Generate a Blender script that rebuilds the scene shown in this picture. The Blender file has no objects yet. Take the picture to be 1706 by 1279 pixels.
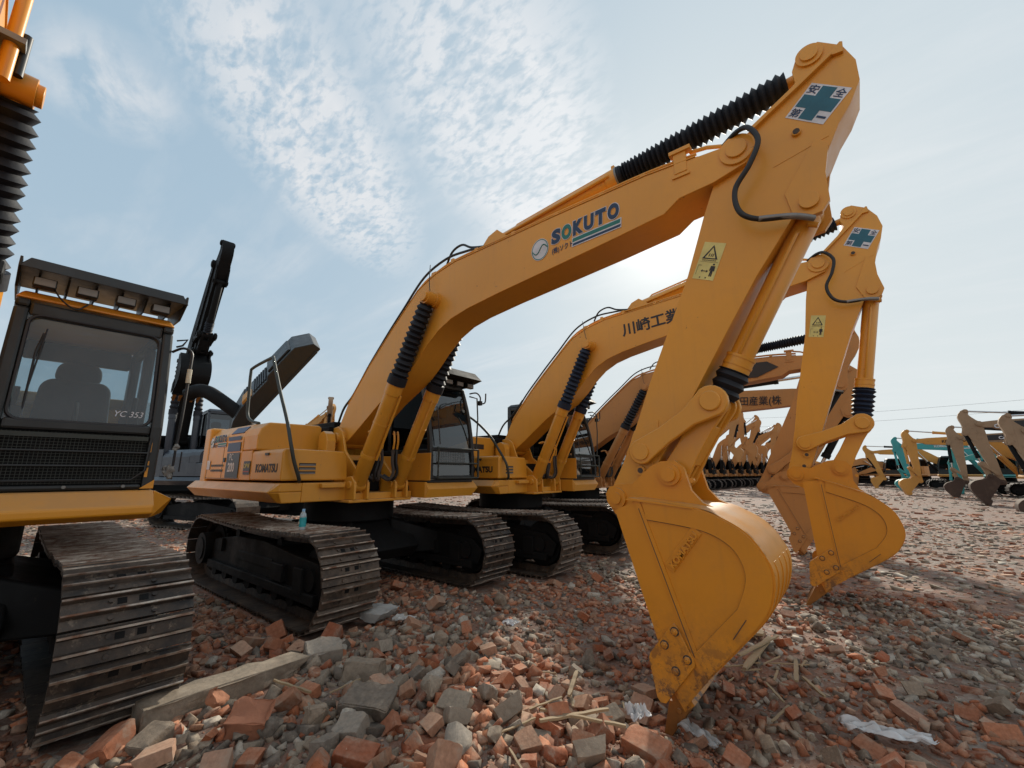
import bpy, bmesh, math, random
import numpy as np
from mathutils import Vector, Matrix, noise, Euler
R=math.radians
random.seed(7); rng=np.random.default_rng(7)
S=bpy.context.scene; COL=S.collection
# ------------------------------------------------------------------ materials
def nmat(name):
    m=bpy.data.materials.new(name); m.use_nodes=True; nt=m.node_tree
    return m,nt,nt.nodes['Principled BSDF']
def N(nt,t,**k):
    n=nt.nodes.new(t)
    for a,v in k.items():
        if a in n.inputs: n.inputs[a].default_value=v
        else: setattr(n,a,v)
    return n
def ramp(nt,f,a,b,ca=(0,0,0,1),cb=(1,1,1,1)):
    r=nt.nodes.new('ShaderNodeValToRGB'); r.color_ramp.elements[0].position=a; r.color_ramp.elements[1].position=b
    r.color_ramp.elements[0].color=ca; r.color_ramp.elements[1].color=cb
    nt.links.new(f,r.inputs[0]); return r.outputs[0]
def mix(nt,f,a,b,bt='MIX'):
    m=nt.nodes.new('ShaderNodeMix'); m.data_type='RGBA'; m.blend_type=bt
    for s,v in ((m.inputs[0],f),(m.inputs[6],a),(m.inputs[7],b)):
        if isinstance(v,bpy.types.NodeSocket): nt.links.new(v,s)
        elif isinstance(v,(int,float)): s.default_value=v
        else: s.default_value=(*v[:3],1)
    return m.outputs[2]
def coords(nt,scale=1.0,kind='Object'):
    c=nt.nodes.new('ShaderNodeTexCoord'); mp=nt.nodes.new('ShaderNodeMapping'); mp.inputs['Scale'].default_value=(scale,)*3 if isinstance(scale,(int,float)) else scale
    nt.links.new(c.outputs[kind],mp.inputs[0]); return mp.outputs[0]
def noi(nt,v,s,d=5,r=.6):
    n=N(nt,'ShaderNodeTexNoise'); n.inputs['Scale'].default_value=s; n.inputs['Detail'].default_value=d; n.inputs['Roughness'].default_value=r
    nt.links.new(v,n.inputs['Vector']); return n.outputs['Fac']
def paint(name,col,rough=.38,dirt=.25,dcol=(.20,.13,.08),rust=.0,metal=0.,coat=.15,scr=.5,worn=False,dust=True):
    m,nt,b=nmat(name); v=coords(nt)
    n1=noi(nt,v,1.3,6); c=mix(nt,ramp(nt,n1,.3,.7),[x*.88 for x in col],[min(1,x*1.08) for x in col])
    n2=noi(nt,v,2.6,10,.7); c=mix(nt,ramp(nt,n2,.52,.78,(0,0,0,1),(dirt,dirt,dirt,1)),c,dcol)
    # vertical streaks of dust
    v2=coords(nt,(9,9,.7)); n3=noi(nt,v2,1.6,6); c=mix(nt,ramp(nt,n3,.55,.8,(0,0,0,1),(dirt*.6,)*3+(1,)),c,dcol)
    if rust>0:
        n4=noi(nt,v,7.5,12,.75); c=mix(nt,ramp(nt,n4,.66-rust*.1,.70-rust*.1),c,(.10,.04,.02))
    # fine scratches, and dust settled on faces that look up
    v4=coords(nt,(5,5,90)); n5=noi(nt,v4,1.7,5,.8); v5=coords(nt,(80,5,6)); n6=noi(nt,v5,1.5,5,.8)
    c=mix(nt,ramp(nt,n5,.66,.72,(0,0,0,1),(.45*scr,)*3+(1,)),c,(.24,.17,.11)); c=mix(nt,ramp(nt,n6,.67,.72,(0,0,0,1),(.45*scr,)*3+(1,)),c,(.14,.09,.06))
    if worn:
        cs=N(nt,'ShaderNodeTexCoord'); sp=nt.nodes.new('ShaderNodeSeparateXYZ'); nt.links.new(cs.outputs['Object'],sp.inputs[0]); zz=ramp(nt,sp.outputs[2],.0,.75,(1,1,1,1),(0,0,0,1))
        mu=N(nt,'ShaderNodeMath'); mu.operation='MULTIPLY'; nt.links.new(zz,mu.inputs[0]); nt.links.new(ramp(nt,noi(nt,v,4.5,12,.78),.40,.66),mu.inputs[1]); c=mix(nt,mu.outputs[0],c,(.17,.085,.04))
        mu=N(nt,'ShaderNodeMath'); mu.operation='MULTIPLY'; nt.links.new(ramp(nt,sp.outputs[2],.05,.60,(1,1,1,1),(0,0,0,1)),mu.inputs[0]); nt.links.new(ramp(nt,noi(nt,v,11,12,.8),.50,.56),mu.inputs[1]); c=mix(nt,mu.outputs[0],c,(.08,.04,.025))
    ge=nt.nodes.new('ShaderNodeNewGeometry'); sg=nt.nodes.new('ShaderNodeSeparateXYZ'); nt.links.new(ge.outputs['Normal'],sg.inputs[0]); mu=N(nt,'ShaderNodeMath'); mu.operation='MULTIPLY'; nt.links.new(ramp(nt,sg.outputs[2],.35,.95),mu.inputs[0]); nt.links.new(ramp(nt,n2,.35,.6,(.15,.15,.15,1),(.6,.6,.6,1)),mu.inputs[1]); c=mix(nt,mu.outputs[0],c,(.27,.21,.15) if dust else col)
    nt.links.new(c,b.inputs['Base Color'])
    rr=ramp(nt,n2,.3,.75,(rough*.8,)*3+(1,),(min(1,rough*1.6),)*3+(1,)); nt.links.new(rr,b.inputs['Roughness'])
    if coat==0: b.inputs['Specular IOR Level'].default_value=.18
    b.inputs['Metallic'].default_value=metal; b.inputs['Coat Weight'].default_value=coat; b.inputs['Coat Roughness'].default_value=.25
    bp=N(nt,'ShaderNodeBump'); bp.inputs['Strength'].default_value=.12; bp.inputs['Distance'].default_value=.004
    nt.links.new(noi(nt,v,22,6),bp.inputs['Height']); nt.links.new(bp.outputs[0],b.inputs['Normal'])
    return m
def plain(name,col,rough=.5,metal=0.,bump=0.,spec=.5):
    m,nt,b=nmat(name); b.inputs['Base Color'].default_value=(*col,1); b.inputs['Roughness'].default_value=rough; b.inputs['Metallic'].default_value=metal
    b.inputs['Specular IOR Level'].default_value=spec
    v=coords(nt); n=noi(nt,v,6,8); nt.links.new(mix(nt,ramp(nt,n,.3,.75),[x*.8 for x in col],[min(1,x*1.2) for x in col]),b.inputs['Base Color'])
    if bump:
        bp=N(nt,'ShaderNodeBump'); bp.inputs['Strength'].default_value=bump; bp.inputs['Distance'].default_value=.01
        nt.links.new(noi(nt,v,30,6),bp.inputs['Height']); nt.links.new(bp.outputs[0],b.inputs['Normal'])
    return m
YEL=(.70,.315,.028)
M={}
M['yellow']=paint('yellow_paint',YEL,.36,.30,(.34,.17,.06),scr=.9,rust=.05)
M['bucky']=paint('yellow_bucket_glare_tone',(.68,.27,.010),.40,.35,(.30,.14,.04),scr=1.2,worn=True)  # richer yellow than the boom: glare difference put into the colour
M['yellowb']=paint('yellow_paint_left_machine',(.72,.30,.012),.36,.18,(.30,.15,.05))
M['brown']=paint('faded_orange_paint',(.47,.215,.062),.55,.45,(.24,.14,.08),.3,coat=.03)
M['tan']=paint('weathered_tan_paint',(.33,.215,.125),.6,.6,(.13,.085,.055),.5,coat=.02)
M['mudbk']=paint('mud_caked_bucket',(.085,.055,.042),.8,.7,(.16,.11,.08),.5,coat=.0)
M['fyel']=paint('dusty_yellow_paint',(.60,.28,.05),.5,.45,(.2,.14,.09),.2,coat=.05)
M['teal']=paint('teal_paint',(.03,.30,.31),.45,.35,(.15,.16,.13),.1)
M['navy']=paint('dark_navy_paint',(.020,.026,.038),.38,.2,(.05,.045,.04),.0,dust=False)
M['black']=paint('black_paint',(.007,.0075,.008),.6,.25,(.04,.033,.027),.0,coat=.0,dust=False)
M['cabk']=paint('cab_frame_paint',(.011,.014,.015),.45,.2,(.05,.045,.04),dust=False)
M['mud']=plain('muddy_steel',(.075,.06,.05),.85,.0,.5)
M['rubber']=plain('black_rubber',(.010,.012,.018),.62,0,.15,.35)
M['bluerub']=plain('dark_blue_rubber',(.010,.018,.040),.62,0,.15,.35)
M['hose']=plain('black_hose',(.010,.011,.012),.5)
M['grey']=plain('grey_metal',(.22,.22,.21),.5,.5)
M['chrome']=plain('chrome_rod',(.55,.55,.55),.2,1.)
M['dull']=plain('worn_rail_paint',(.040,.046,.040),.6,.2,.3)
M['seat']=plain('seat_fabric',(.045,.047,.052),.85)
M['white']=plain('white_sticker',(.62,.63,.66),.5)
M['cream']=plain('cream_tag',(.6,.55,.42),.6)
M['green']=plain('green_print',(.012,.17,.145),.5)
M['dkblue']=plain('dark_blue_print',(.008,.035,.095),.5)
M['bluecross']=plain('teal_blue_print',(.012,.11,.16),.5)
M['ink']=plain('black_print',(.012,.012,.015),.5)
M['blue']=plain('blue_print',(.02,.12,.45),.5)
M['stblue']=plain('stripe_blue_print',(.016,.022,.085),.4)
M['stdark']=plain('stripe_black_print',(.022,.02,.024),.4)
M['wyel']=plain('warning_yellow_print',(.66,.58,.20),.5)
M['red']=plain('red_print',(.5,.05,.03),.5)
M['glow']=plain('lamp_lens',(.5,.5,.48),.2)
M['teeth']=paint('worn_tooth_steel',(.28,.12,.03),.6,.8,(.10,.05,.03),.8,coat=0)
def steel_shoe():
    m,nt,b=nmat('track_shoe_steel'); v=coords(nt); n=noi(nt,v,5,10,.7)
    c=mix(nt,ramp(nt,n,.35,.7),(.012,.012,.013),(.085,.062,.045)); c=mix(nt,ramp(nt,noi(nt,v,1.4,10,.75),.46,.62,(0,0,0,1),(.75,.75,.75,1)),c,(.15,.11,.08)); c=mix(nt,ramp(nt,noi(nt,v,13,6,.7),.58,.66,(0,0,0,1),(.7,.7,.7,1)),c,(.20,.16,.12))
    nt.links.new(c,b.inputs['Base Color']); b.inputs['Roughness'].default_value=.55; b.inputs['Metallic'].default_value=.25
    bp=N(nt,'ShaderNodeBump'); bp.inputs['Strength'].default_value=.5; bp.inputs['Distance'].default_value=.006
    nt.links.new(noi(nt,v,25,8),bp.inputs['Height']); nt.links.new(bp.outputs[0],b.inputs['Normal']); return m
def ridge():
    m,nt,b=nmat('worn_grouser_steel'); v=coords(nt,(3,.6,3)); n=noi(nt,v,5,10,.7); v1=coords(nt)
    c=mix(nt,ramp(nt,n,.38,.62),(.13,.08,.052),(.50,.44,.37)); c=mix(nt,ramp(nt,noi(nt,v1,9,8),.46,.66),c,(.14,.06,.03))
    nt.links.new(c,b.inputs['Base Color']); b.inputs['Roughness'].default_value=.42; b.inputs['Metallic'].default_value=.45; return m
M['shoe']=steel_shoe(); M['ridge']=ridge()
def glass(name,tint,ref=.9,dc=.28,k0=.03,k1=.16,rmin=.05):
    m=bpy.data.materials.new(name); m.use_nodes=True; nt=m.node_tree; nt.nodes.clear()
    o=nt.nodes.new('ShaderNodeOutputMaterial'); t=N(nt,'ShaderNodeBsdfTransparent'); t.inputs[0].default_value=(*tint,1)
    g=N(nt,'ShaderNodeBsdfGlossy'); g.inputs['Roughness'].default_value=.03; g.inputs[0].default_value=(ref,ref,ref,1)
    lw=N(nt,'ShaderNodeLayerWeight'); lw.inputs[0].default_value=.5; pw=N(nt,'ShaderNodeMath'); pw.operation='POWER'; nt.links.new(lw.outputs['Facing'],pw.inputs[0]); pw.inputs[1].default_value=3.; f=N(nt,'ShaderNodeMath'); f.operation='MULTIPLY_ADD'; nt.links.new(pw.outputs[0],f.inputs[0]); f.inputs[1].default_value=.8; f.inputs[2].default_value=rmin; mx=nt.nodes.new('ShaderNodeMixShader')
    d=N(nt,'ShaderNodeBsdfDiffuse'); d.inputs[0].default_value=(dc*.9,dc*1.05,dc*1.15,1); m2=nt.nodes.new('ShaderNodeMixShader')  # bluish diffuse film stands in for sky reflection, strongest on the clear glass
    v=coords(nt); n=noi(nt,v,3,8); rr=ramp(nt,n,.3,.8,(k0,k0,k0,1),(k1,k1,k1,1)); nt.links.new(rr,m2.inputs[0])
    nt.links.new(f.outputs[0],mx.inputs[0]); nt.links.new(t.outputs[0],mx.inputs[1]); nt.links.new(g.outputs[0],mx.inputs[2])
    nt.links.new(mx.outputs[0],m2.inputs[1]); nt.links.new(d.outputs[0],m2.inputs[2]); nt.links.new(m2.outputs[0],o.inputs[0]); return m
M['glass']=glass('tinted_cab_glass',(.16,.20,.22),.8,.2,.01,.05,.10); M['dglass']=glass('dark_cab_glass',(.02,.025,.025),.09,.03); M['cglass']=glass('clear_cab_glass',(.58,.68,.72),.9,.34,.09,.24)
# ------------------------------------------------------------------ mesh builder
def Yrot(c,a):
    "rotation in the machine's x-z plane (counter-clockwise when seen from its right side)"
    return Matrix.Translation((c[0],0,c[1]))@Matrix.Rotation(-a,4,'Y')@Matrix.Translation((-c[0],0,-c[1]))
class MB:
    def __init__(s): s.v=[];s.f=[];s.sm=[];s.mi=[];s.cur=0
    def add(s,v,f,sm=False):
        o=len(s.v); s.v+=[tuple(p) for p in v]; s.f+=[tuple(i+o for i in q) for q in f]; s.sm+=[sm]*len(f); s.mi+=[s.cur]*len(f); return s
    def hexa(s,p): return s.add(p,[(0,3,2,1),(4,5,6,7),(0,1,5,4),(1,2,6,5),(2,3,7,6),(3,0,4,7)])
    def box(s,x0,x1,y0,y1,z0,z1): return s.hexa([(x0,y0,z0),(x1,y0,z0),(x1,y1,z0),(x0,y1,z0),(x0,y0,z1),(x1,y0,z1),(x1,y1,z1),(x0,y1,z1)])
    def prism(s,pts,y0,y1,ax=1,sm=False):
        n=len(pts)
        def P(p,y): return (p[0],y,p[1]) if ax==1 else ((y,p[0],p[1]) if ax==0 else (p[0],p[1],y))
        v=[P(p,y0) for p in pts]+[P(p,y1) for p in pts]
        s.add(v,[tuple(range(n)),tuple(range(2*n-1,n-1,-1))]); o=len(s.v)-2*n
        for i in range(n):
            j=(i+1)%n; s.f.append((o+i,o+n+i,o+n+j,o+j)); s.sm.append(sm); s.mi.append(s.cur)
        return s
    def frame(s,p,q):
        d=(Vector(q)-Vector(p)); L=d.length; d.normalize(); a=Vector((0,0,1)) if abs(d.z)<.9 else Vector((0,1,0)); u=d.cross(a).normalized(); w=d.cross(u); return Vector(p),d,u,w,L
    def lathe(s,p,q,prof,n=20,sm=True):
        c,d,u,w,L=s.frame(p,q); v=[];f=[]
        for t,r in prof:
            for k in range(n): a=2*math.pi*k/n; v.append(c+d*(t*L)+u*(r*math.cos(a))+w*(r*math.sin(a)))
        m=len(prof)
        for i in range(m-1):
            for k in range(n): f.append((i*n+k,i*n+(k+1)%n,(i+1)*n+(k+1)%n,(i+1)*n+k))
        s.add(v,f,sm); o=len(s.v)-len(v); s.f+=[tuple(o+k for k in range(n)),tuple(o+(m-1)*n+k for k in reversed(range(n)))]; s.sm+=[False]*2; s.mi+=[s.cur]*2; return s
    def cyl(s,p,q,r,r2=None,n=20): return s.lathe(p,q,[(0,r),(1,r if r2 is None else r2)],n)
    def tube(s,path,r,n=8):
        P=[Vector(p) for p in path]; v=[];f=[]; up=None
        for i,p in enumerate(P):
            d=(P[min(i+1,len(P)-1)]-P[max(i-1,0)]).normalized()
            if up is None: up=d.orthogonal().normalized()
            u=(up-d*up.dot(d)).normalized(); up=u; w=d.cross(u)
            for k in range(n): a=2*math.pi*k/n; v.append(p+u*(r*math.cos(a))+w*(r*math.sin(a)))
        for i in range(len(P)-1):
            for k in range(n): f.append((i*n+k,i*n+(k+1)%n,(i+1)*n+(k+1)%n,(i+1)*n+k))
        s.add(v,f,True); o=len(s.v)-len(v); s.f+=[tuple(o+k for k in range(n)),tuple(o+(len(P)-1)*n+k for k in range(n))]; s.sm+=[False]*2; s.mi+=[s.cur]*2; return s
    def build(s,name,mats,parent=None,X=None,bev=0.,smooth_all=False):
        me=bpy.data.meshes.new(name); me.from_pydata(s.v,[],s.f)
        bm=bmesh.new(); bm.from_mesh(me); bmesh.ops.recalc_face_normals(bm,faces=bm.faces); bm.to_mesh(me); bm.free()
        if len(me.polygons)==len(s.sm): me.polygons.foreach_set('use_smooth',s.sm); me.polygons.foreach_set('material_index',s.mi)
        if X is not None: me.transform(X)
        me.update()
        if any(s.sm):
            try: me.set_sharp_from_angle(angle=R(40))
            except Exception: pass
        for m in (mats if isinstance(mats,(list,tuple)) else [mats]): me.materials.append(m if not isinstance(m,str) else M[m])
        o=bpy.data.objects.new(name,me); COL.objects.link(o)
        if parent is not None: o.parent=parent
        if bev>0:
            b=o.modifiers.new('edge','BEVEL'); b.width=bev; b.segments=2; b.limit_method='ANGLE'; b.angle_limit=R(32); b.harden_normals=False
        return o
def spline(pts,k=6):
    P=[Vector(p) for p in pts]; out=[]
    for i in range(len(P)-1):
        a=P[max(i-1,0)];b=P[i];c=P[i+1];d=P[min(i+2,len(P)-1)]
        for j in range(k):
            t=j/k; out.append(.5*((2*b)+(c-a)*t+(2*a-5*b+4*c-d)*t*t+(3*b-a-3*c+d)*t**3))
    out.append(P[-1]); return out
def tag(o,label=None,cat=None,group=None,kind=None):
    if label: o['label']=label
    if cat: o['category']=cat
    if group: o['group']=group
    if kind: o['kind']=kind
    return o
def empty(name,loc=(0,0,0),rz=0):
    o=bpy.data.objects.new(name,None); COL.objects.link(o); o.location=loc; o.rotation_euler=(0,0,rz); o.empty_display_size=.3; return o
# lettering: flat meshes. frame: origin o, x axis u, y axis w (unit-ish vectors); thickness along u x w
_tc={}
def text(name,s,size,o,u,w,mat,parent,X=None,bold=.0,sx=1.,shear=0.,th=.0015,cell=None):
    cu=bpy.data.curves.new('lettering','FONT'); cu.body=s; cu.size=size; cu.offset=bold*size; cu.extrude=th/2; cu.shear=shear; cu.resolution_u=4
    t=bpy.data.objects.new('lettering',cu); COL.objects.link(t); dg=bpy.context.evaluated_depsgraph_get()
    me=bpy.data.meshes.new_from_object(t.evaluated_get(dg)); bpy.data.objects.remove(t); bpy.data.curves.remove(cu)
    u=Vector(u).normalized(); w=Vector(w).normalized(); n=u.cross(w)
    if cell:   # fit the glyph's own box to a cell (width, height) with its lower left corner at the origin
        xs=[v.co.x for v in me.vertices]; ys=[v.co.y for v in me.vertices]; x0,y0=min(xs),min(ys); fx=cell[0]/(max(xs)-x0); fy=cell[1]/(max(ys)-y0)
        me.transform(Matrix(((fx,0,0,-x0*fx),(0,fy,0,-y0*fy),(0,0,1,0),(0,0,0,1))))
    A=Matrix(((u.x*sx,w.x,n.x,o[0]),(u.y*sx,w.y,n.y,o[1]),(u.z*sx,w.z,n.z,o[2]),(0,0,0,1)))
    me.transform(A)
    if X is not None: me.transform(X)
    me.name=name; me.materials.clear(); me.materials.append(M[mat]); ob=bpy.data.objects.new(name,me); COL.objects.link(ob); ob.parent=parent; return ob
def plateXZ(mb,pts,y,t=.002): return mb.prism(pts,y-t,y)
YC=-.14
# pins of the digging arm, machine frame (x forward, z up)
F=(.2,1.93);T=(5.51,3.83);AH=(6.02,4.36);BC=(5.89,3.25);J=(5.16,1.95);HL=(4.63,1.61);BP=(4.42,1.26);P2=(4.84,1.44);BCY=(2.13,3.52);BFOOT=(.88,1.30);AB=(3.02,4.06)
# ------------------------------------------------------------------ tracks
def track_path(xf,xr,zc,r,n=400,sag=.04):
    "closed loop of the shoe surface, clockwise seen from the right: returns points"
    pts=[]
    xa=xf-r; xb=-xr+r
    for i in range(40): pts.append((xb+(xa-xb)*i/40., zc+r-sag*math.sin(math.pi*i/40.)**1.0))
    for i in range(24): a=math.pi/2-math.pi*i/24; pts.append((xa+r*math.cos(a),zc+r*math.sin(a)))
    for i in range(40): pts.append((xa+(xb-xa)*i/40., zc-r))
    for i in range(24): a=-math.pi/2-math.pi*i/24; pts.append((xb+r*math.cos(a),zc+r*math.sin(a)))
    return [Vector((p[0],0,p[1])) for p in pts]
def track(root,y0,y1,xf=1.96,xr=2.02,zc=.40,r=.46,pitch=.19,detail=2,shoe_m='shoe',ridge_m='ridge',frame_m='black',side=-1):
    P=track_path(xf,xr,zc,r-.045); L=[0]
    for i in range(len(P)): L.append(L[-1]+(P[(i+1)%len(P)]-P[i]).length)
    tot=L[-1]; n=round(tot/pitch); mb=MB()
    def at(s):
        s%=tot
        import bisect
        i=bisect.bisect_right(L,s)-1; i=min(i,len(P)-1); t=(s-L[i])/(L[i+1]-L[i]); a=P[i];b=P[(i+1)%len(P)]
        return a+(b-a)*t
    for k in range(n):
        s0=k*tot/n; a=at(s0); b=at(s0+tot/n*.97); d=(b-a).normalized(); nn=Vector((-d.z,0,d.x)); ln=(b-a).length
        c=(a+b)/2
        if (c-Vector((c.x*.0+ (xf-r if c.x>xf-r else (-xr+r if c.x<-xr+r else c.x)),0,zc))).dot(nn)<0: nn=-nn
        def Q(t,h,y): p=a+d*(t*ln)+nn*h; return (p.x,y,p.z)
        jit=random.uniform(-.007,.007)
        mb.cur=0
        if detail>=2:
            mb.hexa([Q(0,0,y0+jit),Q(1,-.0,y0+jit),Q(1,-.0,y1+jit),Q(0,0,y1+jit),Q(0,.018,y0+jit),Q(1,.018,y0+jit),Q(1,.018,y1+jit),Q(0,.018,y1+jit)])
            for t,h in ((.10,.030),(.60,.030)):
                mb.cur=0; mb.hexa([Q(t-.06,.018,y0+jit),Q(t+.10,.018,y0+jit),Q(t+.10,.018,y1+jit),Q(t-.06,.018,y1+jit),Q(t-.02,.018+h*.75,y0+jit),Q(t+.06,.018+h*.75,y0+jit),Q(t+.06,.018+h*.75,y1+jit),Q(t-.02,.018+h*.75,y1+jit)])
                mb.cur=1; mb.hexa([Q(t-.02,.018+h*.75,y0+jit),Q(t+.06,.018+h*.75,y0+jit),Q(t+.06,.018+h*.75,y1+jit),Q(t-.02,.018+h*.75,y1+jit),Q(t-.01,.018+h,y0+jit),Q(t+.05,.018+h,y0+jit),Q(t+.05,.018+h,y1+jit),Q(t-.01,.018+h,y1+jit)])
            # bolt heads and slots
            ym=(y0+y1)/2; mb.cur=0
            for dy in (-.10,.10):
                for t in (.30,.86):
                    p=Vector(Q(t,.018,ym+dy)); q=Vector(Q(t,.030,ym+dy)); mb.cyl(p,q,.014,n=6)
            mb.cur=3
            for dy in (-.05,.05): mb.hexa([Q(.24,.0185,ym+dy-.022),Q(.44,.0185,ym+dy-.022),Q(.44,.0185,ym+dy+.022),Q(.24,.0185,ym+dy+.022),Q(.24,.0205,ym+dy-.022),Q(.44,.0205,ym+dy-.022),Q(.44,.0205,ym+dy+.022),Q(.24,.0205,ym+dy+.022)])
            mb.cur=0
            for dy in (-.075,.075): mb.hexa([Q(.0,-.09,ym+dy-.02),Q(1.,-.09,ym+dy-.02),Q(1.,-.09,ym+dy+.02),Q(.0,-.09,ym+dy+.02),Q(.0,-.001,ym+dy-.02),Q(1.,-.001,ym+dy-.02),Q(1.,-.001,ym+dy+.02),Q(.0,-.001,ym+dy+.02)])
        else:
            mb.hexa([Q(0,-.02,y0),Q(1,-.02,y0),Q(1,-.02,y1),Q(0,-.02,y1),Q(.05,.04,y0),Q(.5,.02,y0),Q(.5,.02,y1),Q(.05,.04,y1)])
    tr=mb.build('track',[shoe_m,ridge_m,'grey','black'],root,bev=0)
    ym=(y0+y1)/2; xa=xf-r; xb=-xr+r
    # frame between idler and sprocket
    f=MB(); w=.17
    f.prism([(xa+.22,zc-.16),(xa+.30,zc+.02),(xa+.1,zc+.16),(xa-.5,zc+.20),(xa-1.2,zc+.26),(xb+1.0,zc+.24),(xb+.25,zc+.14),(xb+.15,zc-.14)],ym-w,ym+w)
    f.prism([(xa+.15,zc-.22),(xa+.15,zc-.12),(xb+.2,zc-.12),(xb+.2,zc-.22)],ym-w-.05,ym+w+.05)
    if detail>=2:
        f.box(xa-.85,xa-.55,ym-w-.05,ym+w+.05,zc-.1,zc+.08); f.box(xa-.28,xa-.08,ym-w-.06,ym+w+.06,zc-.16,zc+.1)
        f.box(xb+.5,xb+.65,ym-w-.04,ym+w+.04,zc+.02,zc+.18)
        f.box(xa-1.9,xa-.9,ym-w-.012,ym+w+.012,zc-.02,zc+.09)
    f.build('track_frame',frame_m,tr,bev=.01 if detail>=2 else 0)
    idl=MB(); idl.lathe((xa,ym-.09,zc),(xa,ym+.09,zc),[(0,r-.15),(.3,r-.13),(.7,r-.13),(1,r-.15)],28); idl.cyl((xa,ym-.2,zc),(xa,ym+.2,zc),.11,n=16); idl.build('idler_wheel',frame_m,tr)
    sp=MB(); sp.lathe((xb,ym-.05,zc),(xb,ym+.05,zc),[(0,r-.17),(1,r-.17)],28); sp.cyl((xb,ym-.26,zc),(xb,ym+.26,zc),.21,n=24); sp.cyl((xb,ym-.275,zc),(xb,ym+.275,zc),.15,n=20)
    if detail>=2:
        for k in range(21):
            a=2*math.pi*k/21; sp.cyl((xb+(r-.15)*math.cos(a),ym-.03,zc+(r-.15)*math.sin(a)),(xb+(r-.15)*math.cos(a),ym+.03,zc+(r-.15)*math.sin(a)),.03,n=8)
    sp.build('sprocket',frame_m,tr)
    if detail>=2:
        for k in range(7):
            x=xb+.42+(xa-xb-.8)*k/6; ro=MB(); ro.lathe((x,ym-.19,zc-r+.235),(x,ym+.19,zc-r+.235),[(0,.085),(.25,.085),(.3,.07),(.7,.07),(.75,.085),(1,.085)],14); ro.build('track_roller',frame_m,tr)
        for x in (xb+.9,xa-.9):
            ro=MB(); ro.lathe((x,ym-.12,zc+r-.2),(x,ym+.12,zc+r-.2),[(0,.06),(1,.06)],12); ro.build('carrier_roller',frame_m,tr)
    return tr
# ------------------------------------------------------------------ corrugated boot + cylinders
def boot(mb,p,q,r0,r1,n,amp,seg=24,grow=None):
    prof=[(0,r0*1.02),(.02,r0*1.02)]
    for k in range(n):
        t0=.03+.95*(k/n if grow is None else (k/n)**grow); t1=.03+.95*((k+1)/n if grow is None else ((k+1)/n)**grow); rr=r0+(r1-r0)*k/n
        prof+=[(t0,rr-amp*random.uniform(.8,1.1)),(t0+(t1-t0)*random.uniform(.4,.6),rr+amp*random.uniform(.75,1.15))]
    prof+=[(.98,r1-amp),(1,r1)]
    mb.lathe(p,q,prof,seg); 
    return mb
def lerp(a,b,t): return tuple(a[i]+(b[i]-a[i])*t for i in range(len(a)))
def v3(p,y): return (p[0],y,p[1])
def rotp(p,c,a): ca,sa=math.cos(a),math.sin(a); return (c[0]+(p[0]-c[0])*ca-(p[1]-c[1])*sa,c[1]+(p[0]-c[0])*sa+(p[1]-c[1])*ca)
def pl_dist(a,b): return math.hypot(a[0]-b[0],a[1]-b[1])
def circ(a,ra,b,rb,sgn):
    d=pl_dist(a,b); d=min(d,(ra+rb)*.999); x=(ra*ra-rb*rb+d*d)/(2*d); h=math.sqrt(max(0,ra*ra-x*x)); ux,uz=(b[0]-a[0])/d,(b[1]-a[1])/d
    return (a[0]+ux*x-uz*h*sgn,a[1]+uz*x+ux*h*sgn)
# ------------------------------------------------------------------ boom, arm, bucket
BT=[(.06,2.01),(.31,2.41),(.77,2.89),(1.29,3.35),(1.78,3.75),(2.10,3.87),(2.46,3.93),(3.26,3.94),(3.88,3.95),(4.28,3.95),(4.81,3.95),(5.22,3.92),(5.46,3.90),(5.58,3.86),(5.61,3.78),(5.56,3.70)]
BB=[(5.33,3.64),(5.07,3.62),(4.94,3.53),(4.44,3.47),(3.86,3.41),(3.16,3.34),(2.69,3.28),(2.42,3.22),(2.2,3.12),(2.0,2.97),(1.80,2.78),(1.60,2.62),(1.10,2.36),(.57,2.01),(.30,1.84),(.17,1.82),(.07,1.88)]
ARM=[(4.33,1.27),(4.36,1.36),(4.50,1.62),(4.71,2.15),(5.07,2.96),(5.23,3.42),(5.33,3.67),(5.45,3.91),(5.62,3.98),(5.79,4.09),(5.92,4.20),(5.91,4.30),(5.94,4.38),(6.0,4.44),(6.08,4.44),(6.2,4.32),(6.255,4.16),(6.255,4.0),(6.19,3.86),(6.11,3.74),(6.02,3.55),(5.84,3.25),(5.53,2.82),(5.33,2.50),(4.95,1.88),(4.66,1.41),(4.52,1.20),(4.44,1.16),(4.36,1.18)]
BUK=[(4.51,1.19),(4.77,.38),(4.90,.04),(5.06,.24),(5.24,.44),(5.39,.62),(5.45,.74),(5.47,.88),(5.43,.99),(5.35,1.10),(5.22,1.18),(5.08,1.23),(4.70,1.27)]
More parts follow.
